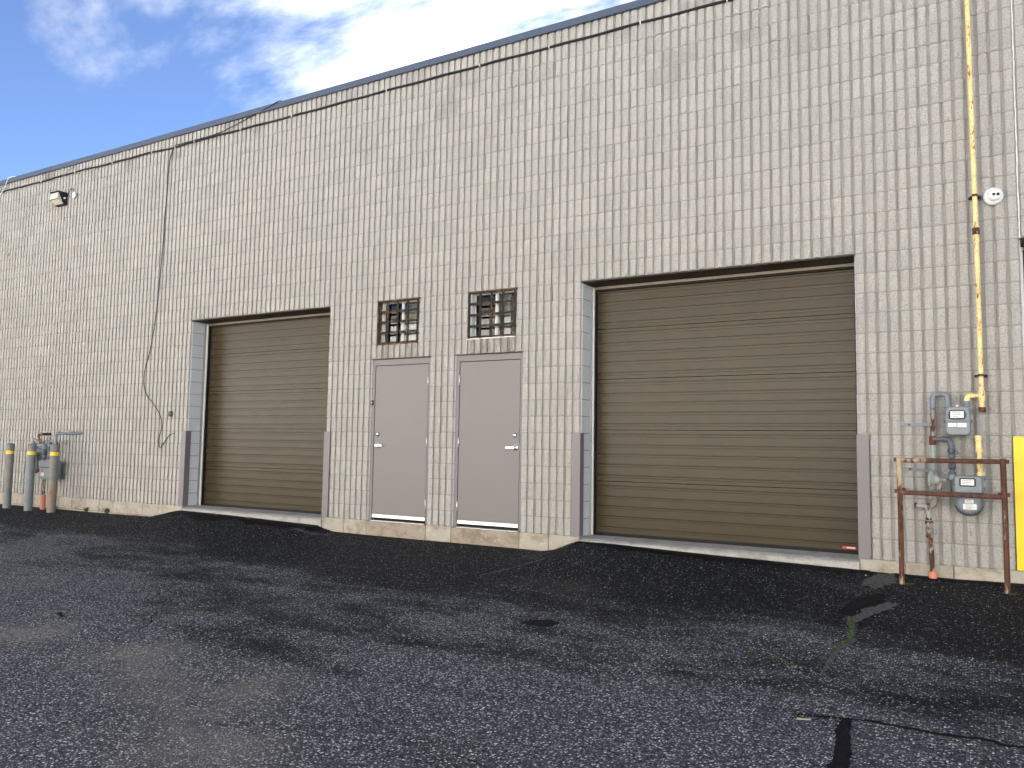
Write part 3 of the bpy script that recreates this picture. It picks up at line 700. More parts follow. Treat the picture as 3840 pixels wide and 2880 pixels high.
# ---- barred windows
def window(x0, x1, z0, z1, left_white, label):
    D = tag(empty("barred_window", ((x0 + x1) / 2, .1, z0), BLD), label); y = .085
    def fr(a, b, c, d, ya=y, yb=y + .06, nm="window_frame", mt="vinyl_white"): return MB().box(a, b, ya, yb, c, d, .003).build(nm, mt, D)
    t = .030
    fr(x0, x0 + t, z0, z1); fr(x1 - t, x1, z0, z1); fr(x0 + t, x1 - t, z0, z0 + t); fr(x0 + t, x1 - t, z1 - t, z1)
    xm = (x0 + x1) / 2 + .01; fr(xm - .014, xm + .014, z0 + t, z1 - t, y + .005, y + .05)
    for a, b, yy in ((x0 + t, xm - .014, y + .035), (xm + .014, x1 - t, y + .022)):
        MB().box(a, b, yy, yy + .004, z0 + t, z1 - t).build("pane", "window_glass", D)
        fr(a, a + .010, z0 + t, z1 - t, yy - .008, yy + .012, "sash"); fr(b - .010, b, z0 + t, z1 - t, yy - .008, yy + .012, "sash")
    V = []; F = []; n = 60; ca, cb_ = (x0 + .03, x1 - .03)
    for i in range(n + 1):
        x = ca + (cb_ - ca) * i / n; yy = .22 + .016 * math.sin(i * 1.25) + .008 * math.sin(i * .53); V += [(x, yy, z0 - .1), (x, yy, z1 + .05)]
    keep = (lambda i: i / n > .5) if not left_white else (lambda i: i / n > .36)
    F = [(2 * i, 2 * i + 2, 2 * i + 3, 2 * i + 1) for i in range(n) if keep(i)]
    MB().add(V, F, True).build("curtain", "curtain", D)
    MB().box(x0 - .25, x1 + .25, .9, .92, z0 - .6, z1 + .5).build("room_back", "interior_dark", D)
    yb = -.004; w = .022; bx = [x0 + .012 + (x1 - x0 - .024) * i / 4 for i in range(5)]; bz = [z0 + .012 + (z1 - z0 - .024) * i / 4 for i in range(5)]
    for i, bz_ in enumerate(bz):
        MB().box(x0 + .001, x1 - .001, yb + .006, yb + .013, bz_ - .0155, bz_ + .0155, .001).build("security_bar", "bar_brown", D)
    for i, bx_ in enumerate(bx):
        MB().box(bx_ - .0165, bx_ + .0165, yb - .004, yb + .0055, z0 - .004, z1 - .004, .001).build("security_bar", "bar_brown", D)
    MB().box(x0 - .02, x1 + .012, -.003, .08, z1 - .0055, z1 + .0065).build("rusted_lintel", "rust_frame", D)
    mb = MB().box(x0 - .018, x1 + .004, -.006, .085, z0 - .012, z0 + .0005, .002); mb.build("window_sill", "white_trim" if left_white else "rust_frame", D)
    if left_white: MB().box(x0 - .002, x0 + .034, .012, .084, z0, z1 - .012, .002).build("side_board", "white_trim", D)
    else: MB().box(x0 - .006, x0 + .005, .002, .084, z0, z1 - .006).build("side_flashing", "rust_frame", D)
window(.1, .8, 2.4, 3.0, False, "barred window with rusty edges"); window(1.6, 2.3, 2.4, 3.0, True, "barred window with a white side board and sill")

# ------------------------------------------------------------------ pipework helpers
def path(pts, r=.04, n=5):
    """polyline with rounded corners"""
    P = [Vector(p) for p in pts]; out = [P[0]]
    for i in range(1, len(P) - 1):
        a = (P[i - 1] - P[i]); b = (P[i + 1] - P[i]); q = min(r, a.length * .49, b.length * .49)
        out += arc_any(P[i], a.normalized(), b.normalized(), q, n)
    out.append(P[-1]); return out
def arc_any(c, a, b, q, n):
    p0 = c + a * q; p2 = c + b * q
    return [p0 * (1 - t) ** 2 + c * 2 * t * (1 - t) + p2 * t * t for t in [i / n for i in range(n + 1)]]
def pipe(name, pts, r, mat, parent, bend=.04, fit=True, seg=14):
    """a pipe; its elbows are thicker fittings with collars"""
    mb = MB().tube(path(pts, bend), r, seg)
    if fit:
        P = [Vector(p) for p in pts]
        for i in range(1, len(P) - 1):
            a = (P[i - 1] - P[i]).normalized(); b = (P[i + 1] - P[i]).normalized(); q = bend * 1.05
            mb.tube(arc_any(P[i], a, b, q, 6), r * 1.22, seg)
            for d in (a, b): mb.tube([P[i] + d * (q - .004), P[i] + d * (q + .012)], r * 1.36, seg)
    return mb.build(name, mat, parent)
def collar(name, p, axis, r, h, mat, parent, hexa=False):
    p = Vector(p); a = Vector(axis).normalized()
    mb = MB()
    if hexa: mb.lathe(p - a * h / 2, a, [(0, r * .9), (h * .12, r), (h * .88, r), (h, r * .9)], 6, smooth=False)
    else: mb.lathe(p - a * h / 2, a, [(0, r * .92), (h * .1, r), (h * .9, r), (h, r * .92)], 16)
    return mb.build(name, mat, parent)
def valve(p, mat, parent, s=1., ear=1):
    """a plug valve on a vertical pipe with a flat-sided cock facing out"""
    x, y, z = p; mb = MB()
    mb.lathe((x, y, z - .055 * s), (0, 0, 1), [(0, .026 * s), (.012 * s, .028 * s), (.03 * s, .024 * s), (.055 * s, .033 * s), (.08 * s, .024 * s), (.098 * s, .028 * s), (.11 * s, .026 * s)], 14)
    mb.lathe((x, y - .02 * s, z), (0, -1, 0), [(0, .024 * s), (.022 * s, .023 * s), (.026 * s, .016 * s), (.04 * s, .015 * s), (.0405 * s, .001)], 12)
    mb.box(x - .006 * s, x + .006 * s, y - .068 * s, y - .055 * s, z - .016 * s, z + .016 * s)
    V = valve_body = mb.build("shutoff_valve", mat, parent)
    ring = [(x + ear * (.036 + .013 * math.cos(t)) * s, y - .02 * s, z - (.012 + .013 * math.sin(t)) * s) for t in [2 * math.pi * i / 12 for i in range(13)]]
    MB().tube(ring, .0045 * s, 6).build("lock_wing", mat, V); return V
def loft(poly, layers, axis_y=True):
    """stack inset copies of an (x,z) outline along y"""
    n = len(poly); cx = sum(p[0] for p in poly) / n; cz = sum(p[1] for p in poly) / n
    w = max(abs(p[0] - cx) for p in poly); h = max(abs(p[1] - cz) for p in poly); V = []; F = []
    for y, ins in layers:
        V += [(cx + (px - cx) * (1 - ins / w), y, cz + (pz - cz) * (1 - ins / h)) for px, pz in poly]
    for j in range(len(layers) - 1):
        for i in range(n): k = (i + 1) % n; F.append((j * n + i, j * n + k, (j + 1) * n + k, (j + 1) * n + i))
    F += [tuple(range(n))[::-1], tuple(range((len(layers) - 1) * n, len(layers) * n))]
    return V, F
def rounded(x0, x1, z0, z1, r, n=5, rt=None):
    rt = r if rt is None else rt; out = []
    for cx, cz, a0, q in ((x1 - rt, z1 - rt, 0, rt), (x0 + rt, z1 - rt, 90, rt), (x0 + r, z0 + r, 180, r), (x1 - r, z0 + r, 270, r)):
        for i in range(n + 1): a = math.radians(a0 + 90 * i / n); out.append((cx + q * math.cos(a), cz + q * math.sin(a)))
    return out
def printed(name, x0, x1, z0, z1, y, parent, rows=3, seed=1):
    L = MB().box(x0, x1, y - .0015, y, z0, z1).build(name, "label_white", parent); r = random.Random(seed)
    mb = MB(); h = (z1 - z0)
    for i in range(rows):
        z = z1 - h * (i + .8) / (rows + .6); a = x0 + (x1 - x0) * r.uniform(.08, .2); b = x0 + (x1 - x0) * r.uniform(.6, .92)
        mb.box(a, b, y - .0021, y - .0016, z - h * .035, z + h * .035)
    mb.build("print_lines", "label_ink", L); return L

# ------------------------------------------------------------------ gas meter set by the third loading door
YM = -.13
T = thing("gas_riser", "grey painted gas riser with regulator and rusty tee feeding two meters", "gas pipe", (6.83, YM, -.12))
pipe("lower_pipe", [(6.832, YM + .05, -.16), (6.829, YM + .03, .10), (6.818, YM, .27)], .021, "rust_pipe", T, .05, False)
MB().lathe((6.833, YM + .05, -.15), (0, 0, 1), [(0, .034), (.088, .034), (.094, .031), (.094, .022)], 18).build("ground_sleeve", "orange_pvc", T)
V = valve((6.816, YM, .325), "grey_rust_pipe", T, 1.25); 
collar("union_nut", (6.814, YM, .392), (0, 0, 1), .036, .030, "rust_pipe", T, True); collar("union_nut", (6.813, YM, .425), (0, 0, 1), .028, .024, "rust_pipe", T, True)
pipe("elbow_pipe", [(6.812, YM, .40), (6.808, YM, .535), (6.700, YM - .01, .545)], .022, "green_grey_pipe", T, .045)
collar("end_cap", (6.706, YM - .01, .545), (1, 0, 0), .026, .022, "rust_pipe", T)
pipe("offset_pipe", [(6.80, YM + .045, .538), (6.857, YM + .045, .540), (6.858, YM + .03, .70)], .022, "grey_rust_pipe", T, .04)
pipe("riser", [(6.858, YM + .03, .62), (6.860, YM + .01, 1.20)], .020, "green_grey_pipe", T, .05, False)
pipe("riser", [(6.860, YM + .01, 1.18), (6.867, YM, 1.405)], .020, "grey_rust_pipe", T, .05, False)
collar("rusty_tee", (6.860, YM + .01, 1.148), (0, 0, 1), .030, .085, "rust_heavy", T)
collar("rusty_collar", (6.859, YM + .03, .60), (0, 0, 1), .027, .030, "rust_pipe", T)
valve((6.868, YM, 1.452), "pipe_grey", T, .95)
pipe("inlet_bend", [(6.868, YM, 1.49), (6.869, YM, 1.574), (6.987, YM, 1.574), (6.988, YM, 1.455)], .020, "pipe_grey", T, .042)
pipe("branch_pipe", [(6.865, YM, 1.160), (7.004, YM, 1.160), (7.010, YM, 1.02)], .021, "pipe_grey_dark", T, .048)
valve((7.011, YM, 1.052), "pipe_grey_dark", T, 1.1)
MB().lathe((7.012, YM, .83), (0, 0, 1), [(0, .031), (.03, .031), (.035, .022), (.06, .022), (.065, .034), (.075, .034), (.115, .027), (.17, .024)], 16).build("reducer", "pipe_grey_dark", T)
R_ = MB()      # diaphragm regulator: two bolted pans on edge, spring case and body
ax = Vector((.93, -.36, 0)).normalized(); c = Vector((6.862, YM - .035, .782))
R_.lathe(c - ax * .030, ax, [(-.012, .012), (0, .020), (.004, .055), (.016, .088), (.022, .098), (.034, .098), (.040, .085), (.056, .05), (.062, .034), (.085, .03), (.09, .002)], 26)
REG = R_.build("regulator", "green_grey_pipe", T)
for i in range(10):
    t = 2 * math.pi * i / 10; n1_ = ax.cross(Vector((0, 0, 1))); p = c - ax * .012 + n1_ * (.091 * math.cos(t)) + Vector((0, 0, .091 * math.sin(t)))
    MB().lathe(p, ax, [(0, .006), (.014, .006)], 6).build("bolt", "meter_dark", REG)
mb = MB().lathe((6.905, YM - .03, .70), (0, 0, 1), [(0, .024), (.02, .027), (.05, .022), (.085, .026), (.10, .022)], 12)
mb.tube([(6.90, YM - .03, .785), (6.965, YM - .045, .785)], .018, 12); mb.tube([(6.86, YM - .03, .74), (6.91, YM - .03, .745)], .02, 12)
mb.build("regulator_body", "green_grey_pipe", REG)
for z, dz in ((1.296, .0), (.878, -.012)):
    B = MB(); V = [(6.592, -.012, z - .016), (6.84, -.03, z - .016 + dz), (6.84, -.03, z + .016 + dz), (6.592, -.012, z + .016), (6.592, -.006, z - .016), (6.84, -.024, z - .016 + dz), (6.84, -.024, z + .016 + dz), (6.592, -.006, z + .016)]
    B.add(V, [(0, 1, 2, 3), (4, 7, 6, 5), (0, 4, 5, 1), (3, 2, 6, 7), (0, 3, 7, 4), (1, 5, 6, 2)]); B.box(6.838, 6.846, YM - .005, -.02, z - .018 + dz, z + .018 + dz)
    BK = B.build("wall_bracket", "pipe_grey", T)
    MB().lathe((6.66, -.016, z), (0, -1, 0), [(0, .010), (.004, .010), (.006, .004)], 6).build("bolt", "rust_heavy", BK)
    MB().lathe((6.862, YM + (.01 if z > 1 else .02), z + dz - .012), (0, 0, 1), [(0, .0245), (.024, .0245)], 14, cap=False).build("pipe_clamp", "pipe_grey", BK)

T = thing("gas_meter", "slate grey square gas meter with rounded lower corners, hanging above the rusty rail", "gas meter", (7.069, YM, 1.19))
poly = rounded(6.968, 7.172, 1.191, 1.326, .036, 5, .004); V, F = loft(poly, [(-.045, .006), (-.05, 0), (-.185, 0), (-.205, .012)]); MB().add(V, F).build("lower_case", "meter_grey", T)
poly = [(6.965, 1.312), (7.176, 1.312), (7.170, 1.40), (7.165, 1.437), (7.150, 1.456), (6.988, 1.456), (6.974, 1.437), (6.969, 1.40)]
V, F = loft(poly, [(-.045, .004), (-.05, 0), (-.180, 0), (-.198, .014)]); UC = MB().add(V, F).build("upper_case", "meter_grey", T)
MB().box(6.957, 7.183, -.190, -.045, 1.311, 1.323, .003).build("case_flange", "meter_grey", T)
for x in (6.962, 7.178): MB().lathe((x, -.18, 1.305), (0, 0, 1), [(0, .006), (.026, .006)], 6).build("bolt", "meter_dark", T)
poly = [(7.0, 1.348), (7.013, 1.338), (7.117, 1.338), (7.13, 1.348), (7.136, 1.38), (7.128, 1.412), (7.115, 1.424), (7.015, 1.424), (7.002, 1.412), (6.994, 1.38)]
V, F = loft(poly, [(-.19, 0), (-.206, .0), (-.212, .006)]); IB = MB().add(V, F).build("index_box", "meter_dark", T); printed("index_plate", 7.012, 7.118, 1.352, 1.412, -.2125, IB, 3, 3)
printed("meter_label", 6.991, 7.058, 1.272, 1.304, -.2055, T, 2, 5); printed("meter_label", 7.066, 7.137, 1.268, 1.304, -.2055, T, 3, 6)
for x in (6.988, 7.144): MB().lathe((x, YM, 1.45), (0, 0, 1), [(0, .034), (.008, .034), (.010, .026), (.05, .023), (.075, .020)], 16).build("meter_union", "pipe_grey", T)
MB().lathe((7.066, YM - .03, 1.452), (0, 0, 1), [(0, .009), (.012, .011), (.018, .008), (.02, .001)], 10).build("seal_button", "white_plastic", T)

T = thing("gas_meter", "grey gas meter with a round bolted lower drum, behind the rusty rail", "gas meter", (7.137, YM, .46))
poly = [(7.018, .668), (7.256, .668), (7.256, .80), (7.247, .822), (7.238, .832), (7.036, .832), (7.027, .822), (7.018, .80)]
V, F = loft(poly, [(-.045, .004), (-.05, 0), (-.165, 0), (-.19, .016)]); MB().add(V, F).build("upper_case", "meter_grey", T)
MB().box(7.008, 7.266, -.182, -.045, .722, .734, .003).build("case_flange", "meter_grey", T)
MB().lathe((7.139, -.05, .588), (0, -1, 0), [(0, .10), (.005, .122), (.065, .122), (.068, .105), (.10, .104), (.125, .094), (.136, .07), (.139, .03), (.14, .001)], 40).build("drum", "meter_grey", T)
MB().box(7.045, 7.232, -.175, -.05, .60, .70, .006).build("neck_case", "meter_grey", T)
for i in range(14):
    t = math.radians(200 + i * 140 / 13); MB().lathe((7.139 + .114 * math.cos(t), -.112, .588 + .114 * math.sin(t)), (0, -1, 0), [(0, .0065), (.011, .0065), (.013, .002)], 6).build("bolt", "meter_dark", T)
for x in (7.085, 7.19): MB().lathe((x, -.174, .688), (0, -1, 0), [(0, .006), (.008, .006), (.009, .002)], 6).build("bolt", "meter_dark", T)
poly = rounded(7.068, 7.196, .736, .812, .012, 3); V, F = loft(poly, [(-.18, 0), (-.197, 0), (-.202, .006)]); IB = MB().add(V, F).build("index_box", "meter_dark", T); printed("index_plate", 7.080, 7.184, .747, .800, -.2025, IB, 3, 8)
printed("meter_label", 7.106, 7.176, .588, .620, -.191, T, 2, 9); printed("meter_label", 7.093, 7.198, .532, .581, -.1905, T, 4, 10)
MB().lathe((7.012, YM, .79), (0, 0, 1), [(0, .034), (.03, .036), (.045, .034)], 8).build("meter_union", "meter_grey", T); MB().lathe((7.236, YM, .79), (0, 0, 1), [(0, .034), (.03, .036), (.045, .034)], 8).build("meter_union", "meter_grey", T)

T = thing("yellow_gas_pipe", "tall pale yellow gas pipe with rust specks running up the block wall", "gas pipe", (7.25, -.1, 1.42)); YP = -.1
pipe("downpipe", [(7.262, YP, 1.45), (7.257, YP, 3.05), (7.238, YP, 5.4), (7.232, YP, 6.42), (7.232, .5, 6.42)], .021, "yellow_pipe", T, .06)
MB().lathe((7.263, YP, 1.405), (0, 0, 1), [(0, .020), (.004, .029), (.044, .029), (.048, .024)], 8).build("end_cap", "rust_heavy", T)
collar("pipe_tee", (7.262, YP, 1.556), (0, 0, 1), .029, .095, "yellow_pipe", T)
pipe("tee_branch", [(7.262, YP, 1.556), (7.146, YM, 1.556), (7.145, YM, 1.50)], .019, "yellow_pipe", T, .034); collar("coupling", (7.256, YP, 3.075), (0, 0, 1), .030, .065, "rust_pipe", T)
for z, x in ((3.413, 7.254), (1.742, 7.2615), (5.5, 7.2375)):
    mb = MB().box(x - .052, x + .052, -.022, -.006, z - .012, z + .012); mb.box(x - .040, x + .040, -.075, -.022, z - .006, z + .006)
    CL = mb.build("strut_clip", "black_plastic", T); MB().lathe((x, YP, z - .012), (0, 0, 1), [(0, .025), (.024, .025)], 14, cap=False).build("pipe_clamp", "rust_heavy", CL)
T = thing("yellow_gas_outlet", "short pale yellow pipe of stacked fittings leaving the round drum meter", "gas pipe", (7.236, YM, .83))
pipe("outlet_pipe", [(7.236, YM, .83), (7.226, YM, 1.155), (7.226, .03, 1.160)], .019, "yellow_pipe", T, .035)
for z, r, h, m_ in ((.846, .033, .034, "yellow_pipe"), (.93, .027, .07, "yellow_pipe"), (.985, .032, .02, "yellow_pipe"), (1.055, .031, .03, "yellow_pipe"), (1.085, .026, .03, "yellow_pipe"), (1.17, .029, .05, "yellow_pipe")):
    collar("pipe_fitting", (7.236 - (z - .83) * .03, YM, z), (0, 0, 1), r, h, m_, T, r > .0325)

# ---- rusty pipe rail in front of the meters
T = thing("pipe_guard_rail", "rusty steel pipe guard rail with two bars in front of the gas meters", "guard rail", (7.0, -.43, -.13)); YR = -.43
PL = gh(6.602, YR); PRt = gh(7.409, YR)
for x, zb, m_ in ((6.602, PL, "rail_rust"), (7.409, PRt, "rail_rust")):
    P_ = MB().tube([(x, YR, zb - .06), (x, YR, .5), (x - .004, YR, .985)], .0225, 16).build("post", m_, T)
    MB().lathe((x - .004, YR, .978), (0, 0, 1), [(0, .024), (.006, .024), (.012, .016), (.014, .001)], 14).build("post_cap", "rail_rust", P_)
    for z in (.962, .678):
        MB().tube([(x - .003, YR + .01, z + .004), (x - .003, .012, z + .004)], .017, 12).build("wall_return", "rust_heavy", P_)
        MB().box(x - .048, x + .042, YR + .018, YR + .030, z - .014, z + .022, .002).build("clamp_plate", "rust_heavy", P_)
for z0, z1, y_ in ((.962, .966, YR), (.672, .662, YR)):
    MB().tube([(6.603, y_, z0), (7.405, y_, z1)], .0205, 16).build("rail", "rail_rust", T)

# ------------------------------------------------------------------ bollards and the gas meter set behind them
def bollard(x, y, mat, label, flat=False):
    zb = gh(x, y); T = thing("bollard", label, "bollard", (x, y, zb), "bollards guarding the gas meters"); top = .94
    MB().lathe((x, y, zb - .05), (0, 0, 1), [(0, .069), (top - .02 - zb + .05, .069)], 28, cap=False).build("post", mat, T)
    prof = [(0, .0725), (.012, .0725), (.016, .066), (.03, .045), (.036, .02), (.037, .001)] if not flat else [(0, .0735), (.020, .0735), (.023, .06), (.024, .001)]
    MB().lathe((x, y, top - .024), (0, 0, 1), prof, 28).build("cap", mat, T)
    MB().lathe((x, y, .752), (0, 0, 1), [(0, .0705), (.060, .0705)], 28, cap=False).build("reflective_band", "yellow_band", T)
    return T
bollard(-8.19, -.39, "bollard_paint", "grey steel bollard with domed cap standing clear of the meters, farthest from the loading door")
bollard(-7.34, -.47, "bollard_paint", "clean grey steel bollard in front of the round regulator, between two other bollards")
bollard(-6.60, -.49, "bollard_worn", "rust streaked bollard with flat cap nearest the loading door", True)

T = thing("gas_riser", "grey and rusty gas pipework rising from an orange sleeve behind the bollards", "gas pipe", (-7.36, -.2, -.23))
MB().lathe((-7.37, -.2, -.26), (0, 0, 1), [(0, .042), (.285, .042), (.295, .036), (.295, .025)], 16).build("ground_sleeve", "orange_pvc", T)
pipe("lower_pipe", [(-7.37, -.2, -.1), (-7.37, -.2, .62)], .026, "rust_pipe", T, fit=False)
pipe("valve_pipe", [(-7.40, -.2, .60), (-7.41, -.2, .92), (-7.71, -.2, .92), (-7.72, -.2, .80)], .032, "pipe_grey", T, .05)
collar("pipe_fitting", (-7.405, -.2, .80), (0, 0, 1), .048, .11, "pipe_grey_dark", T); collar("pipe_fitting", (-7.402, -.2, .69), (0, 0, 1), .042, .05, "pipe_grey_dark", T)
pipe("vent_pipe", [(-7.56, -.2, .93), (-7.56, -.2, 1.01), (-7.80, -.2, 1.01), (-7.80, -.2, .80)], .027, "grey_rust_pipe", T, .045)
pipe("wall_pipe", [(-7.63, -.2, .92), (-7.635, -.2, 1.125), (-7.63, .02, 1.125)], .023, "rust_pipe", T, .035)
pipe("outlet_pipe", [(-7.27, -.2, .66), (-7.27, -.2, 1.0), (-6.98, -.26, .995), (-6.94, -.26, .90)], .027, "pipe_grey", T, .045)
collar("pipe_fitting", (-7.27, -.2, .86), (0, 0, 1), .042, .08, "pipe_grey_dark", T); collar("pipe_fitting", (-7.27, -.2, .70), (0, 0, 1), .04, .05, "pipe_grey_dark", T)
pipe("wall_pipe", [(-6.93, -.29, .62), (-6.93, -.29, 1.14), (-6.62, .03, 1.15)], .026, "pipe_grey", T, .04)
collar("coupling", (-6.76, -.115, 1.146), (.31, .32, .01), .031, .10, "pipe_grey", T)
ax = Vector((.72, -.69, 0)).normalized()
REG = MB().lathe(Vector((-7.60, -.21, .755)) - ax * .03, ax, [(-.02, .03), (0, .10), (.012, .118), (.030, .118), (.042, .10), (.055, .05), (.06, .034), (.085, .03), (.088, .001)], 26).build("regulator", "pipe_grey", T)
MB().lathe((-7.555, -.27, .64), (0, 0, 1), [(0, .022), (.03, .034), (.08, .026), (.13, .03), (.16, .02)], 12).build("regulator_body", "green_grey_pipe", REG)
MB().tube(path([(-7.70, -.2, .82), (-7.70, -.2, .50), (-7.60, -.22, .46)], .06), .05, 14).build("drip_leg", "pipe_grey_dark", T)
MB().tube(path([(-7.58, -.24, .66), (-7.58, -.24, .50), (-7.66, -.22, .45)], .06), .038, 14).build("drip_leg", "pipe_grey", T)
T = thing("gas_meter", "small grey gas meter with red and white labels behind the rust streaked bollard", "gas meter", (-7.2, -.21, .31))
poly = rounded(-7.40, -7.02, .315, .53, .05, 4, .01); V, F = loft(poly, [(-.12, .01), (-.13, 0), (-.27, 0), (-.29, .015)]); MB().add(V, F).build("lower_case", "meter_grey", T)
poly = [(-7.41, .52), (-7.01, .52), (-7.02, .62), (-7.05, .655), (-7.37, .655), (-7.40, .62)]; V, F = loft(poly, [(-.12, .005), (-.13, 0), (-.26, 0), (-.285, .02)]); MB().add(V, F).build("upper_case", "meter_grey", T)
MB().box(-7.425, -6.995, -.275, -.12, .515, .53, .003).build("case_flange", "meter_grey", T)
MB().lathe((-7.385, -.20, .592), (-1, 0, 0), [(0, .04), (.02, .045), (.03, .04), (.032, .002)], 16).build("index_window", "label_white", T)
for i in range(8): MB().lathe((-7.40 + i * .054, -.277, .505), (0, 0, 1), [(0, .006), (.032, .006)], 6).build("bolt", "meter_dark", T)
MB().box(-7.335, -7.25, -.2925, -.290, .455, .498).build("red_label", "red_sticker", T); printed("meter_label", -7.335, -7.24, .375, .435, -.2905, T, 3, 12)
MB().lathe((-7.27, -.2, .65), (0, 0, 1), [(0, .04), (.02, .04), (.022, .03), (.04, .03)], 12).build("meter_union", "galvanised", T)

# ------------------------------------------------------------------ things fixed high on the wall
T = thing("wall_light", "black wall pack flood light with frosted lens under the roof cable", "wall light", (-7.66, -.01, 5.43))
x0, x1 = -7.80, -7.52
def sideprism(name, poly, a, b, mat, parent): return MB().prism(poly, a, b, 'x').build(name, mat, parent)
sideprism("housing", [(-.004, 5.66), (-.155, 5.665), (-.162, 5.645), (-.06, 5.440), (-.004, 5.432)], x0, x1, "lamp_black", T)
sideprism("lens", [(-.150, 5.650), (-.172, 5.640), (-.182, 5.520), (-.075, 5.452), (-.055, 5.452)], x0 + .016, x1 - .016, "lamp_lens", T)
MB().box(x0 - .006, x1 + .006, -.182, -.004, 5.658, 5.672, .003).build("hood", "lamp_black", T)
MB().box(x0 + .012, x1 - .012, -.185, -.168, 5.514, 5.523).build("lens_frame", "lamp_black", T)
for z in (5.45, 5.60): MB().box(x1 - .001, x1 + .018, -.022, -.004, z, z + .05, .003).build("mount_lug", "lamp_black", T)
for z in (5.66, 5.63): pass
MB().lathe((x1, -.06, 5.555), (1, 0, 0), [(0, .016), (.03, .016), (.034, .010), (.045, .009)], 10).build("cable_gland", "white_plastic", T)
MB().tube(catmull([(x1 + .04, -.06, 5.555), (x1 + .09, -.06, 5.56), (x1 + .13, -.055, 5.63), (x1 + .18, -.05, 5.71), (x1 + .235, -.045, 5.70), (x1 + .262, -.035, 5.645)], 6), .006, 8).build("flex_cord", "black_cable", T)
T = thing("junction_box", "round white junction box on the wall beside the flood light", "junction box", (-7.255, -.006, 5.52))
MB().lathe((-7.255, -.002, 5.58), (0, -1, 0), [(0, .052), (.035, .052), (.0355, .001)], 24).build("box_body", "pebble", T)
MB().lathe((-7.255, -.037, 5.58), (0, -1, 0), [(0, .055), (.006, .055), (.010, .050), (.0105, .001)], 24).build("cover", "white_plastic", T)
MB().lathe((-7.257, -.024, 5.625), (0, 0, 1), [(0, .013), (.02, .013), (.024, .009)], 10).build("conduit_hub", "white_plastic", T)
T = thing("security_camera", "white turret security camera with two dark lenses beside the yellow pipe", "security camera", (7.402, -.004, 3.33))
c = Vector((7.402, -.004, 3.405))
MB().lathe(c, (0, -1, 0), [(0, .078), (.020, .082), (.028, .081), (.040, .072), (.050, .060), (.052, .05)], 32).build("base_ring", "white_plastic", T)
d = Vector((.33, -.94, .0)).normalized(); o = c + Vector((.006, -.046, 0))
BL = MB().lathe(o, d, [(-.058, .001), (-.05, .03), (-.03, .05), (0, .0585), (.018, .055), (.034, .046), (.040, .042), (.042, .040), (.0421, .001)], 28).build("eyeball", "white_plastic", T)
side = d.cross(Vector((0, 0, 1))).normalized()
for s in (-1, 1): MB().lathe(o + d * .0415 + side * .0175 * s, d, [(0, .0145), (.003, .0145), (.0032, .001)], 18).build("camera_lens", "black_glass", BL)
T = MB().box(-4.235, -4.148, -.030, -.004, 1.435, 1.520, .008).build("wall_sensor", "black_plastic"); tag(T, "small black box sensor on the ribbed wall near the hanging wire's end", "sensor")
MB().lathe((-4.19, -.030, 1.478), (0, -1, 0), [(0, .022), (.003, .022), (.004, .018), (.0042, .001)], 14).build("sensor_lens", "black_glass", T)
T = MB().box(.004, .036, .020, .0385, 1.565, 1.635, .003).build("door_contact", "black_plastic"); tag(T, "tiny black door bell on the frame of the left-levered entry door", "door bell")
MB().box(.016, .025, .0185, .0202, 1.592, 1.612).build("bell_plate", "galvanised", T)
T = tag(MB().lathe((-9.46, -.002, 4.70), (0, -1, 0), [(0, .035), (.03, .035), (.032, .025), (.012, .024), (.0121, .001)], 18).build("pipe_stub", "straw"), "short capped tan pipe stub poking out of the wall below the flood light", "pipe stub")
CAB = [(-14.3, -.014, 6.045), (-9.899, -.014, 6.036), (-8.403, -.014, 6.026), (-7.288, -.014, 6.036), (-6.143, -.014, 6.020), (-5.033, -.014, 6.019), (-4.406, -.014, 5.994), (-3.916, -.014, 6.009), (-2.809, -.014, 5.999), (-1.683, -.014, 5.993), (.154, -.014, 5.996), (1.711, -.014, 5.994), (2.735, -.014, 5.988), (3.936, -.014, 5.991), (4.951, -.014, 5.981), (8, -.014, 5.985), (12, -.014, 5.98)]
T = thing("roof_cable", "thick black cable strung along the wall just under the roof edge", "cable", (0, -.014, 5.99))
pts = catmull(CAB, 10); MB().tube([(p.x, p.y, p.z + .004 * math.sin(p.x * 7)) for p in pts], .0155, 8).build("cable_run", "black_cable", T)
for x, y, z in CAB[1:-2]:
    CLP = MB().box(x - .006, x + .006, -.032, -.004, z - .019, z + .021, .002).build("cable_clip", "white_plastic", T)
WIRE = [(-1.947, -.042, 6.274), (-2.21, -.042, 6.215), (-2.613, -.016, 6.16), (-3.294, -.014, 6.044), (-3.919, -.03, 6.020), (-4.294, -.03, 6.022), (-4.411, -.03, 6.004), (-4.534, -.012, 5.824), (-4.562, -.012, 5.596), (-4.577, -.012, 5.094), (-4.604, -.012, 4.807), (-4.606, -.012, 4.43), (-4.636, -.012, 3.999), (-4.672, -.012, 3.427), (-4.719, -.012, 3.04), (-4.753, -.012, 2.838), (-4.822, -.012, 2.516), (-4.914, -.012, 2.273), (-4.935, -.012, 2.009), (-4.844, -.012, 1.802), (-4.624, -.012, 1.627), (-4.453, -.012, 1.435), (-4.408, -.012, 1.256), (-4.458, -.012, 1.097), (-4.455, -.012, .978), (-4.419, -.012, .923), (-4.327, -.012, 1.001), (-4.213, -.012, 1.12), (-4.105, .01, 1.164)]
tag(MB().tube(catmull([(-1.93, .05, 6.285)] + WIRE, 6), .0068, 6).build("hanging_wire", "black_cable"), "thin black wire hanging in a loose loop down the wall from the roof edge", "wire")
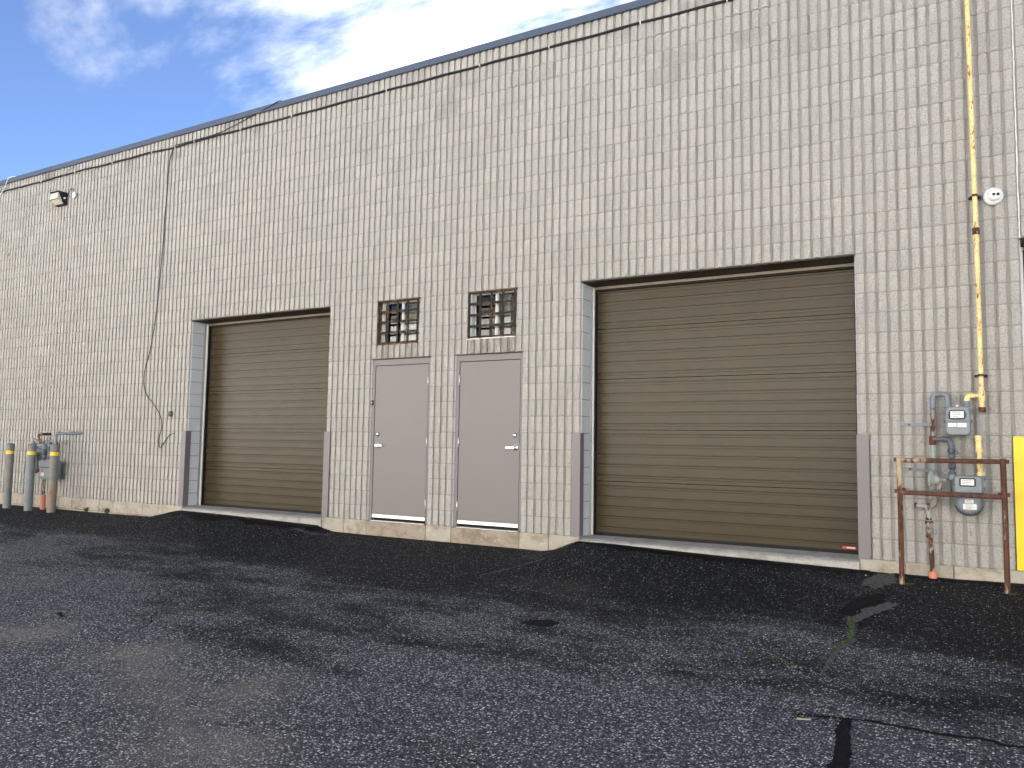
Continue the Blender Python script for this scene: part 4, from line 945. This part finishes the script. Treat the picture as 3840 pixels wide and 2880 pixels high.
tag(MB().tube(catmull([(-10.1, -.035, 5.80), (-9.823, -.04, 5.989), (-9.721, -.045, 6.051), (-9.618, -.05, 6.157), (-9.542, -.05, 6.258), (-9.42, -.02, 6.290), (-9.3, .1, 6.285)], 6), .008, 6).build("loose_wire", "caulk_white"), "thin pale wire looping over the roof edge above the flood light", "wire")

# ------------------------------------------------------------------ marks on the asphalt
def const(w): return w
ground_strip("tar_seam", [(6.41, -4.28), (6.65, -4.21), (6.85, -4.20), (7.03, -4.22), (7.24, -4.18), (7.31, -4.21), (7.38, -4.19), (7.8, -4.22)], lambda t: .012 + .022 * min(1, t * 2.2), "tar", .004, .4, seed=2)
ground_strip("tar_seam", [(6.65, -4.215), (6.66, -4.41), (6.69, -4.64), (6.70, -4.84), (6.72, -5.3)], lambda t: .05 + .03 * t, "tar", .0045, .16, seed=3)
ground_strip("tar_seam", [(6.315, -1.92), (6.35, -1.66), (6.39, -1.38), (6.44, -1.12), (6.49, -.92)], lambda t: .06 + .10 * math.sin(min(1, t * 1.1) * 2.6), "tar", .006, .3, seed=4)
for i, P in enumerate(([(4.63, -2.73), (4.94, -2.99), (5.15, -3.06), (5.35, -3.11), (5.52, -3.08), (5.77, -3.14), (5.93, -3.22), (6.15, -3.36), (6.28, -3.49), (6.44, -3.57), (6.56, -3.71), (6.69, -3.81)],
                       [(.24, -4.37), (.43, -4.34), (.51, -4.24), (.46, -4.07), (.56, -3.97), (.67, -3.89), (.83, -3.71), (.97, -3.57), (1.02, -3.38)],
                       [(.97, -3.91), (.87, -3.77), (.95, -3.67)], [(1.39, -4.11), (1.40, -4.0), (1.47, -3.9), (1.51, -3.78)],
                       [(2.04, -5.02), (1.92, -4.86), (1.9, -4.72), (1.82, -4.56), (1.61, -4.39), (1.76, -4.28)], [(5.21, -5.49), (5.32, -5.51), (5.41, -5.55)],
                       [(6.31, -.10), (6.33, -.56), (6.41, -.91)], [(6.34, -1.92), (6.39, -2.16), (6.43, -2.47), (6.45, -2.71), (6.40, -2.95), (6.40, -3.32), (6.41, -3.51)],
                       [(2.9, -2.4), (2.95, -1.98), (2.95, -1.51), (3.03, -1.06), (3.2, -.84)])):
    w0 = (.009, .010, .014, .014, .010, .011, .008, .007, .006)[i]
    ground_strip("crack", P, lambda t, w0=w0: w0 * (.35 + .65 * math.sin(math.pi * min(.97, max(.03, t)))), "crack_dark", .0035, .55, n=14, seed=20 + i)
ground_patch("bare_patch", 6.43, -.40, .13, .30, "bare_aggregate", .008, 5, -.15, .5); ground_patch("bare_patch", 6.50, -1.62, .07, .36, "bare_aggregate", .006, 6, -.2, .6)
ground_strip("bare_edge", [(2.93, -1.7), (2.99, -1.3), (3.06, -1.05), (3.2, -.86)], .035, "bare_aggregate", .008, .5, seed=9)
ground_strip("bare_edge", [(-.95, -.42), (-.6, -.36), (-.35, -.33)], .06, "bare_aggregate", .008, .5, seed=12)
ground_strip("bare_edge", [(6.36, -1.95), (6.41, -2.16), (6.45, -2.47), (6.47, -2.71), (6.42, -2.95), (6.42, -3.32), (6.43, -3.51), (6.58, -3.70), (6.75, -3.83)], lambda t: .05 - .03 * t, "bare_aggregate", .0045, .6, n=14, seed=14)
ground_patch("sealer_patch", 4.38, -3.16, .13, .10, "tar", .0042, 8, .2, .55)
ground_strip("crack", [(.86, -4.70), (.95, -4.74), (1.06, -4.80)], .03, "crack_dark", .0042, .7, n=12, seed=77)
def paint_line(pts, width, n, seed):
    r = random.Random(seed); C = catmull([(x, y, 0) for x, y in pts], 12); mb = MB()
    for i in range(n):
        k = r.uniform(0, len(C) - 1.001); a = C[int(k)]; b = C[int(k) + 1]; p = a.lerp(b, k - int(k)); t = (b - a).normalized()
        x = p.x - t.y * r.gauss(0, width); y = p.y + t.x * r.gauss(0, width); q = r.uniform(.003, .0075); z = gh(x, y) + .0045
        mb.add([(x + q * math.cos(a_ + r.uniform(-.3, .3)) * r.uniform(.6, 1.2), y + q * math.sin(a_) * r.uniform(.6, 1.2), z) for a_ in (0, 1.25, 2.5, 3.8, 5)], [(0, 1, 2, 3, 4)])
    tag(mb.build("worn_paint_line", "line_paint", GROUND, fix=False), kind="stuff")
paint_line([(3.1, -4.50), (3.53, -4.51), (4.0, -4.50), (4.38, -4.52), (4.73, -4.56), (5.05, -4.58), (5.36, -4.63)], .04, 170, 1)
paint_line([(3.3, -1.97), (3.48, -2.0), (3.78, -2.05), (4.17, -2.21), (4.66, -2.33), (5.1, -2.45)], .035, 130, 2)
paint_line([(1.2, -5.25), (1.6, -5.15), (2.1, -5.1), (2.5, -5.15)], .06, 150, 3)
paint_line([(6.2, -3.42), (6.5, -3.62), (6.9, -3.85)], .05, 130, 4)
# fresh sealer poured along the feet of the loading doors
def sealer(x0, x1, seed, dmax):
    r = random.Random(seed); V = []; F = []; n = 90
    for i in range(n + 1):
        t = i / n; x = x0 + (x1 - x0) * t; e = dmax * (.55 + .5 * mnoise.noise((x * 1.6, seed, 0)) + .28 * mnoise.noise((x * 5.3, seed, 2))) * (.25 + .75 * math.sin(math.pi * min(.99, max(.01, t))) ** .4)
        ya = -.02
        for k in range(5):
            y = ya - max(.02, e) * k / 4; V.append((x, y, gh(x, y) + .009))
    for i in range(n):
        for k in range(4): F.append((5 * i + k, 5 * i + k + 1, 5 * i + k + 6, 5 * i + k + 5))
    MB().add(V, F).build("fresh_sealer", "tar", GROUND)
sealer(2.95, 6.3, 3, .50); sealer(-4.2, -.62, 8, .75); sealer(6.5, 7.9, 5, .30)

# ------------------------------------------------------------------ weeds, moss and litter
def tuft(x, y, n, h, spread, label, seed):
    r = random.Random(seed); mb = MB(); z = gh(x, y) - .004 if y < 0 else -.05
    for i in range(n):
        a = r.uniform(0, 2 * math.pi); b = r.uniform(0, spread); px = x + b * .5 * math.cos(a); py = min(y + b * .5 * math.sin(a), y + .02); L = h * r.uniform(.45, 1)
        dx, dy = math.cos(a) * b, min(.02, math.sin(a) * b); w = r.uniform(.003, .008); nx_, ny_ = -math.sin(a) * w, math.cos(a) * w; V = []
        for t, k in ((0, .6), (.4, 1), (.75, .8), (1, .05)):
            cx_ = px + dx * t * t; cy_ = py + dy * t * t; cz = z + L * (t - .25 * t * t)
            V += [(cx_ - nx_ * k, cy_ - ny_ * k, cz), (cx_ + nx_ * k, cy_ + ny_ * k, cz)]
        mb.add(V, [(0, 1, 3, 2), (2, 3, 5, 4), (4, 5, 7, 6)])
    return tag(mb.build("weed_tuft", "leaf_green", fix=False), label, "weed", "weeds along the wall and rail")
tuft(-6.33, -.035, 26, .13, .07, "green weed tuft against the base blocks, farther from the loading door sill", 1)
tuft(-5.72, -.035, 34, .15, .09, "green weed tuft against the base blocks, nearer the loading door sill", 2)
tuft(-7.22, -.06, 24, .10, .08, "small weed by the orange sleeve between the bollards", 3)
tuft(-2.14, -.13, 40, .055, .12, "low green grass sprouting at the sill of the loading door near the bollards", 4)
tuft(-2.87, -.13, 22, .04, .09, "tiny yellow green grass at the loading door sill beside its corner guard", 5)
tuft(6.645, -.46, 30, .035, .07, "flat weed at the foot of the guard rail post near the loading door", 6)
tuft(7.45, -.47, 20, .03, .06, "flat weed at the foot of the guard rail post near the yellow guard", 7)
tuft(6.33, -.58, 22, .03, .06, "small weed growing in the crack near the door's corner guard", 8)
def moss_strip(pts, n, seed):
    r = random.Random(seed); C = catmull([(x, y, 0) for x, y in pts], 8); mb = MB()
    for i in range(n):
        k = r.uniform(0, len(C) - 1.001); p = C[int(k)].lerp(C[int(k) + 1], k - int(k)); x = p.x + r.gauss(0, .009); y = p.y + r.gauss(0, .012); z = gh(x, y); q = r.uniform(.003, .008); a = r.uniform(0, 6.28)
        dx, dy = q * math.cos(a), q * math.sin(a); h = r.uniform(.006, .02)
        mb.add([(x - dy * .5, y + dx * .5, z - .002), (x + dy * .5, y - dx * .5, z - .002), (x + dx + dy * .4, y + dy - dx * .4, z + h), (x + dx - dy * .4, y + dy + dx * .4, z + h)], [(0, 1, 2, 3)])
    tag(mb.build("moss", "moss_green", GROUND, fix=False), kind="stuff")
for i, (P, n) in enumerate((([(6.33, -.35), (6.34, -.6), (6.40, -.85)], 70), ([(6.36, -2.0), (6.40, -2.2), (6.42, -2.36)], 170), ([(6.44, -2.47), (6.45, -2.66), (6.42, -2.82)], 150), ([(6.40, -2.9), (6.39, -3.0)], 30), ([(6.1, -3.33), (6.25, -3.43)], 60), ([(5.87, -3.19), (5.97, -3.25)], 36))): moss_strip(P, int(n * .55), 60 + i)
gm = MB(); r = random.Random(5)      # loose chippings
for i in range(420):
    x = r.uniform(-8, 7.6); y = -abs(r.gauss(0, 1)) * 1.4 - .1 if i < 260 else r.uniform(-5.6, -.3); s = r.uniform(.003, .009) * (1 if i % 9 else 1.5); z = gh(x, y)
    V = [(x + s * math.cos(a) * r.uniform(.7, 1.2), y + s * math.sin(a) * r.uniform(.7, 1.2), z - .001) for a in (0, 1.26, 2.5, 3.8, 5.0)] + [(x + r.uniform(-s, s) * .3, y + r.uniform(-s, s) * .3, z + s * r.uniform(.7, 1.1))]
    gm.add(V, [(0, 1, 5), (1, 2, 5), (2, 3, 5), (3, 4, 5), (4, 0, 5)])
tag(gm.build("loose_chippings", "pebble", fix=False), "scattered pale stone chippings on the asphalt", kind="stuff")
tag(MB().tube([(6.44, -4.335, gh(6.44, -4.335) + .005), (6.50, -4.315, gh(6.5, -4.315) + .005)], .004, 6).build("straw", "straw"), "short pale stick lying on the asphalt by the tar seam", "stick")

# ------------------------------------------------------------------ sunlit building across the lot (mirrored in the window glass and door paint)
OB = tag(empty("opposite_building", (0, -23, -.6)), "long pale metal-clad building across the lot, seen only as a reflection", "building")
MB().box(-55, 60, -38, -23, -.9, 7.4).build("wall", "opposite_siding", OB)
MB().box(-55.2, 60.2, -38.2, -22.8, 7.4, 7.75).build("roof_edge", "opposite_trim", OB)
mb = MB()
for i in range(230): mb.box(-55 + i * .5, -55 + i * .5 + .12, -23.0, -22.95, -.6, 7.4)
tag(mb.build("siding_rib", "opposite_siding", OB), kind="stuff")
for x in (-34, -14, 6, 26): MB().box(x, x + 3.2, -22.97, -22.9, -.62, 3.0).build("loading_door", "opposite_trim", OB)
V = []  # unseen pale lane, added to bounce sunlight onto the shaded wall
for y in (-11.2, -12.5, -14.2, -23.2): V += [(-55, y, ground_h(0, y) + .02), (60, y, ground_h(0, y) + .02)]
tag(MB().add(V, [(2 * i, 2 * i + 1, 2 * i + 3, 2 * i + 2) for i in range(3)]).build("bounce_lane", "bounce_concrete"), "unseen pale concrete lane added to bounce sun onto the block wall", kind="structure")
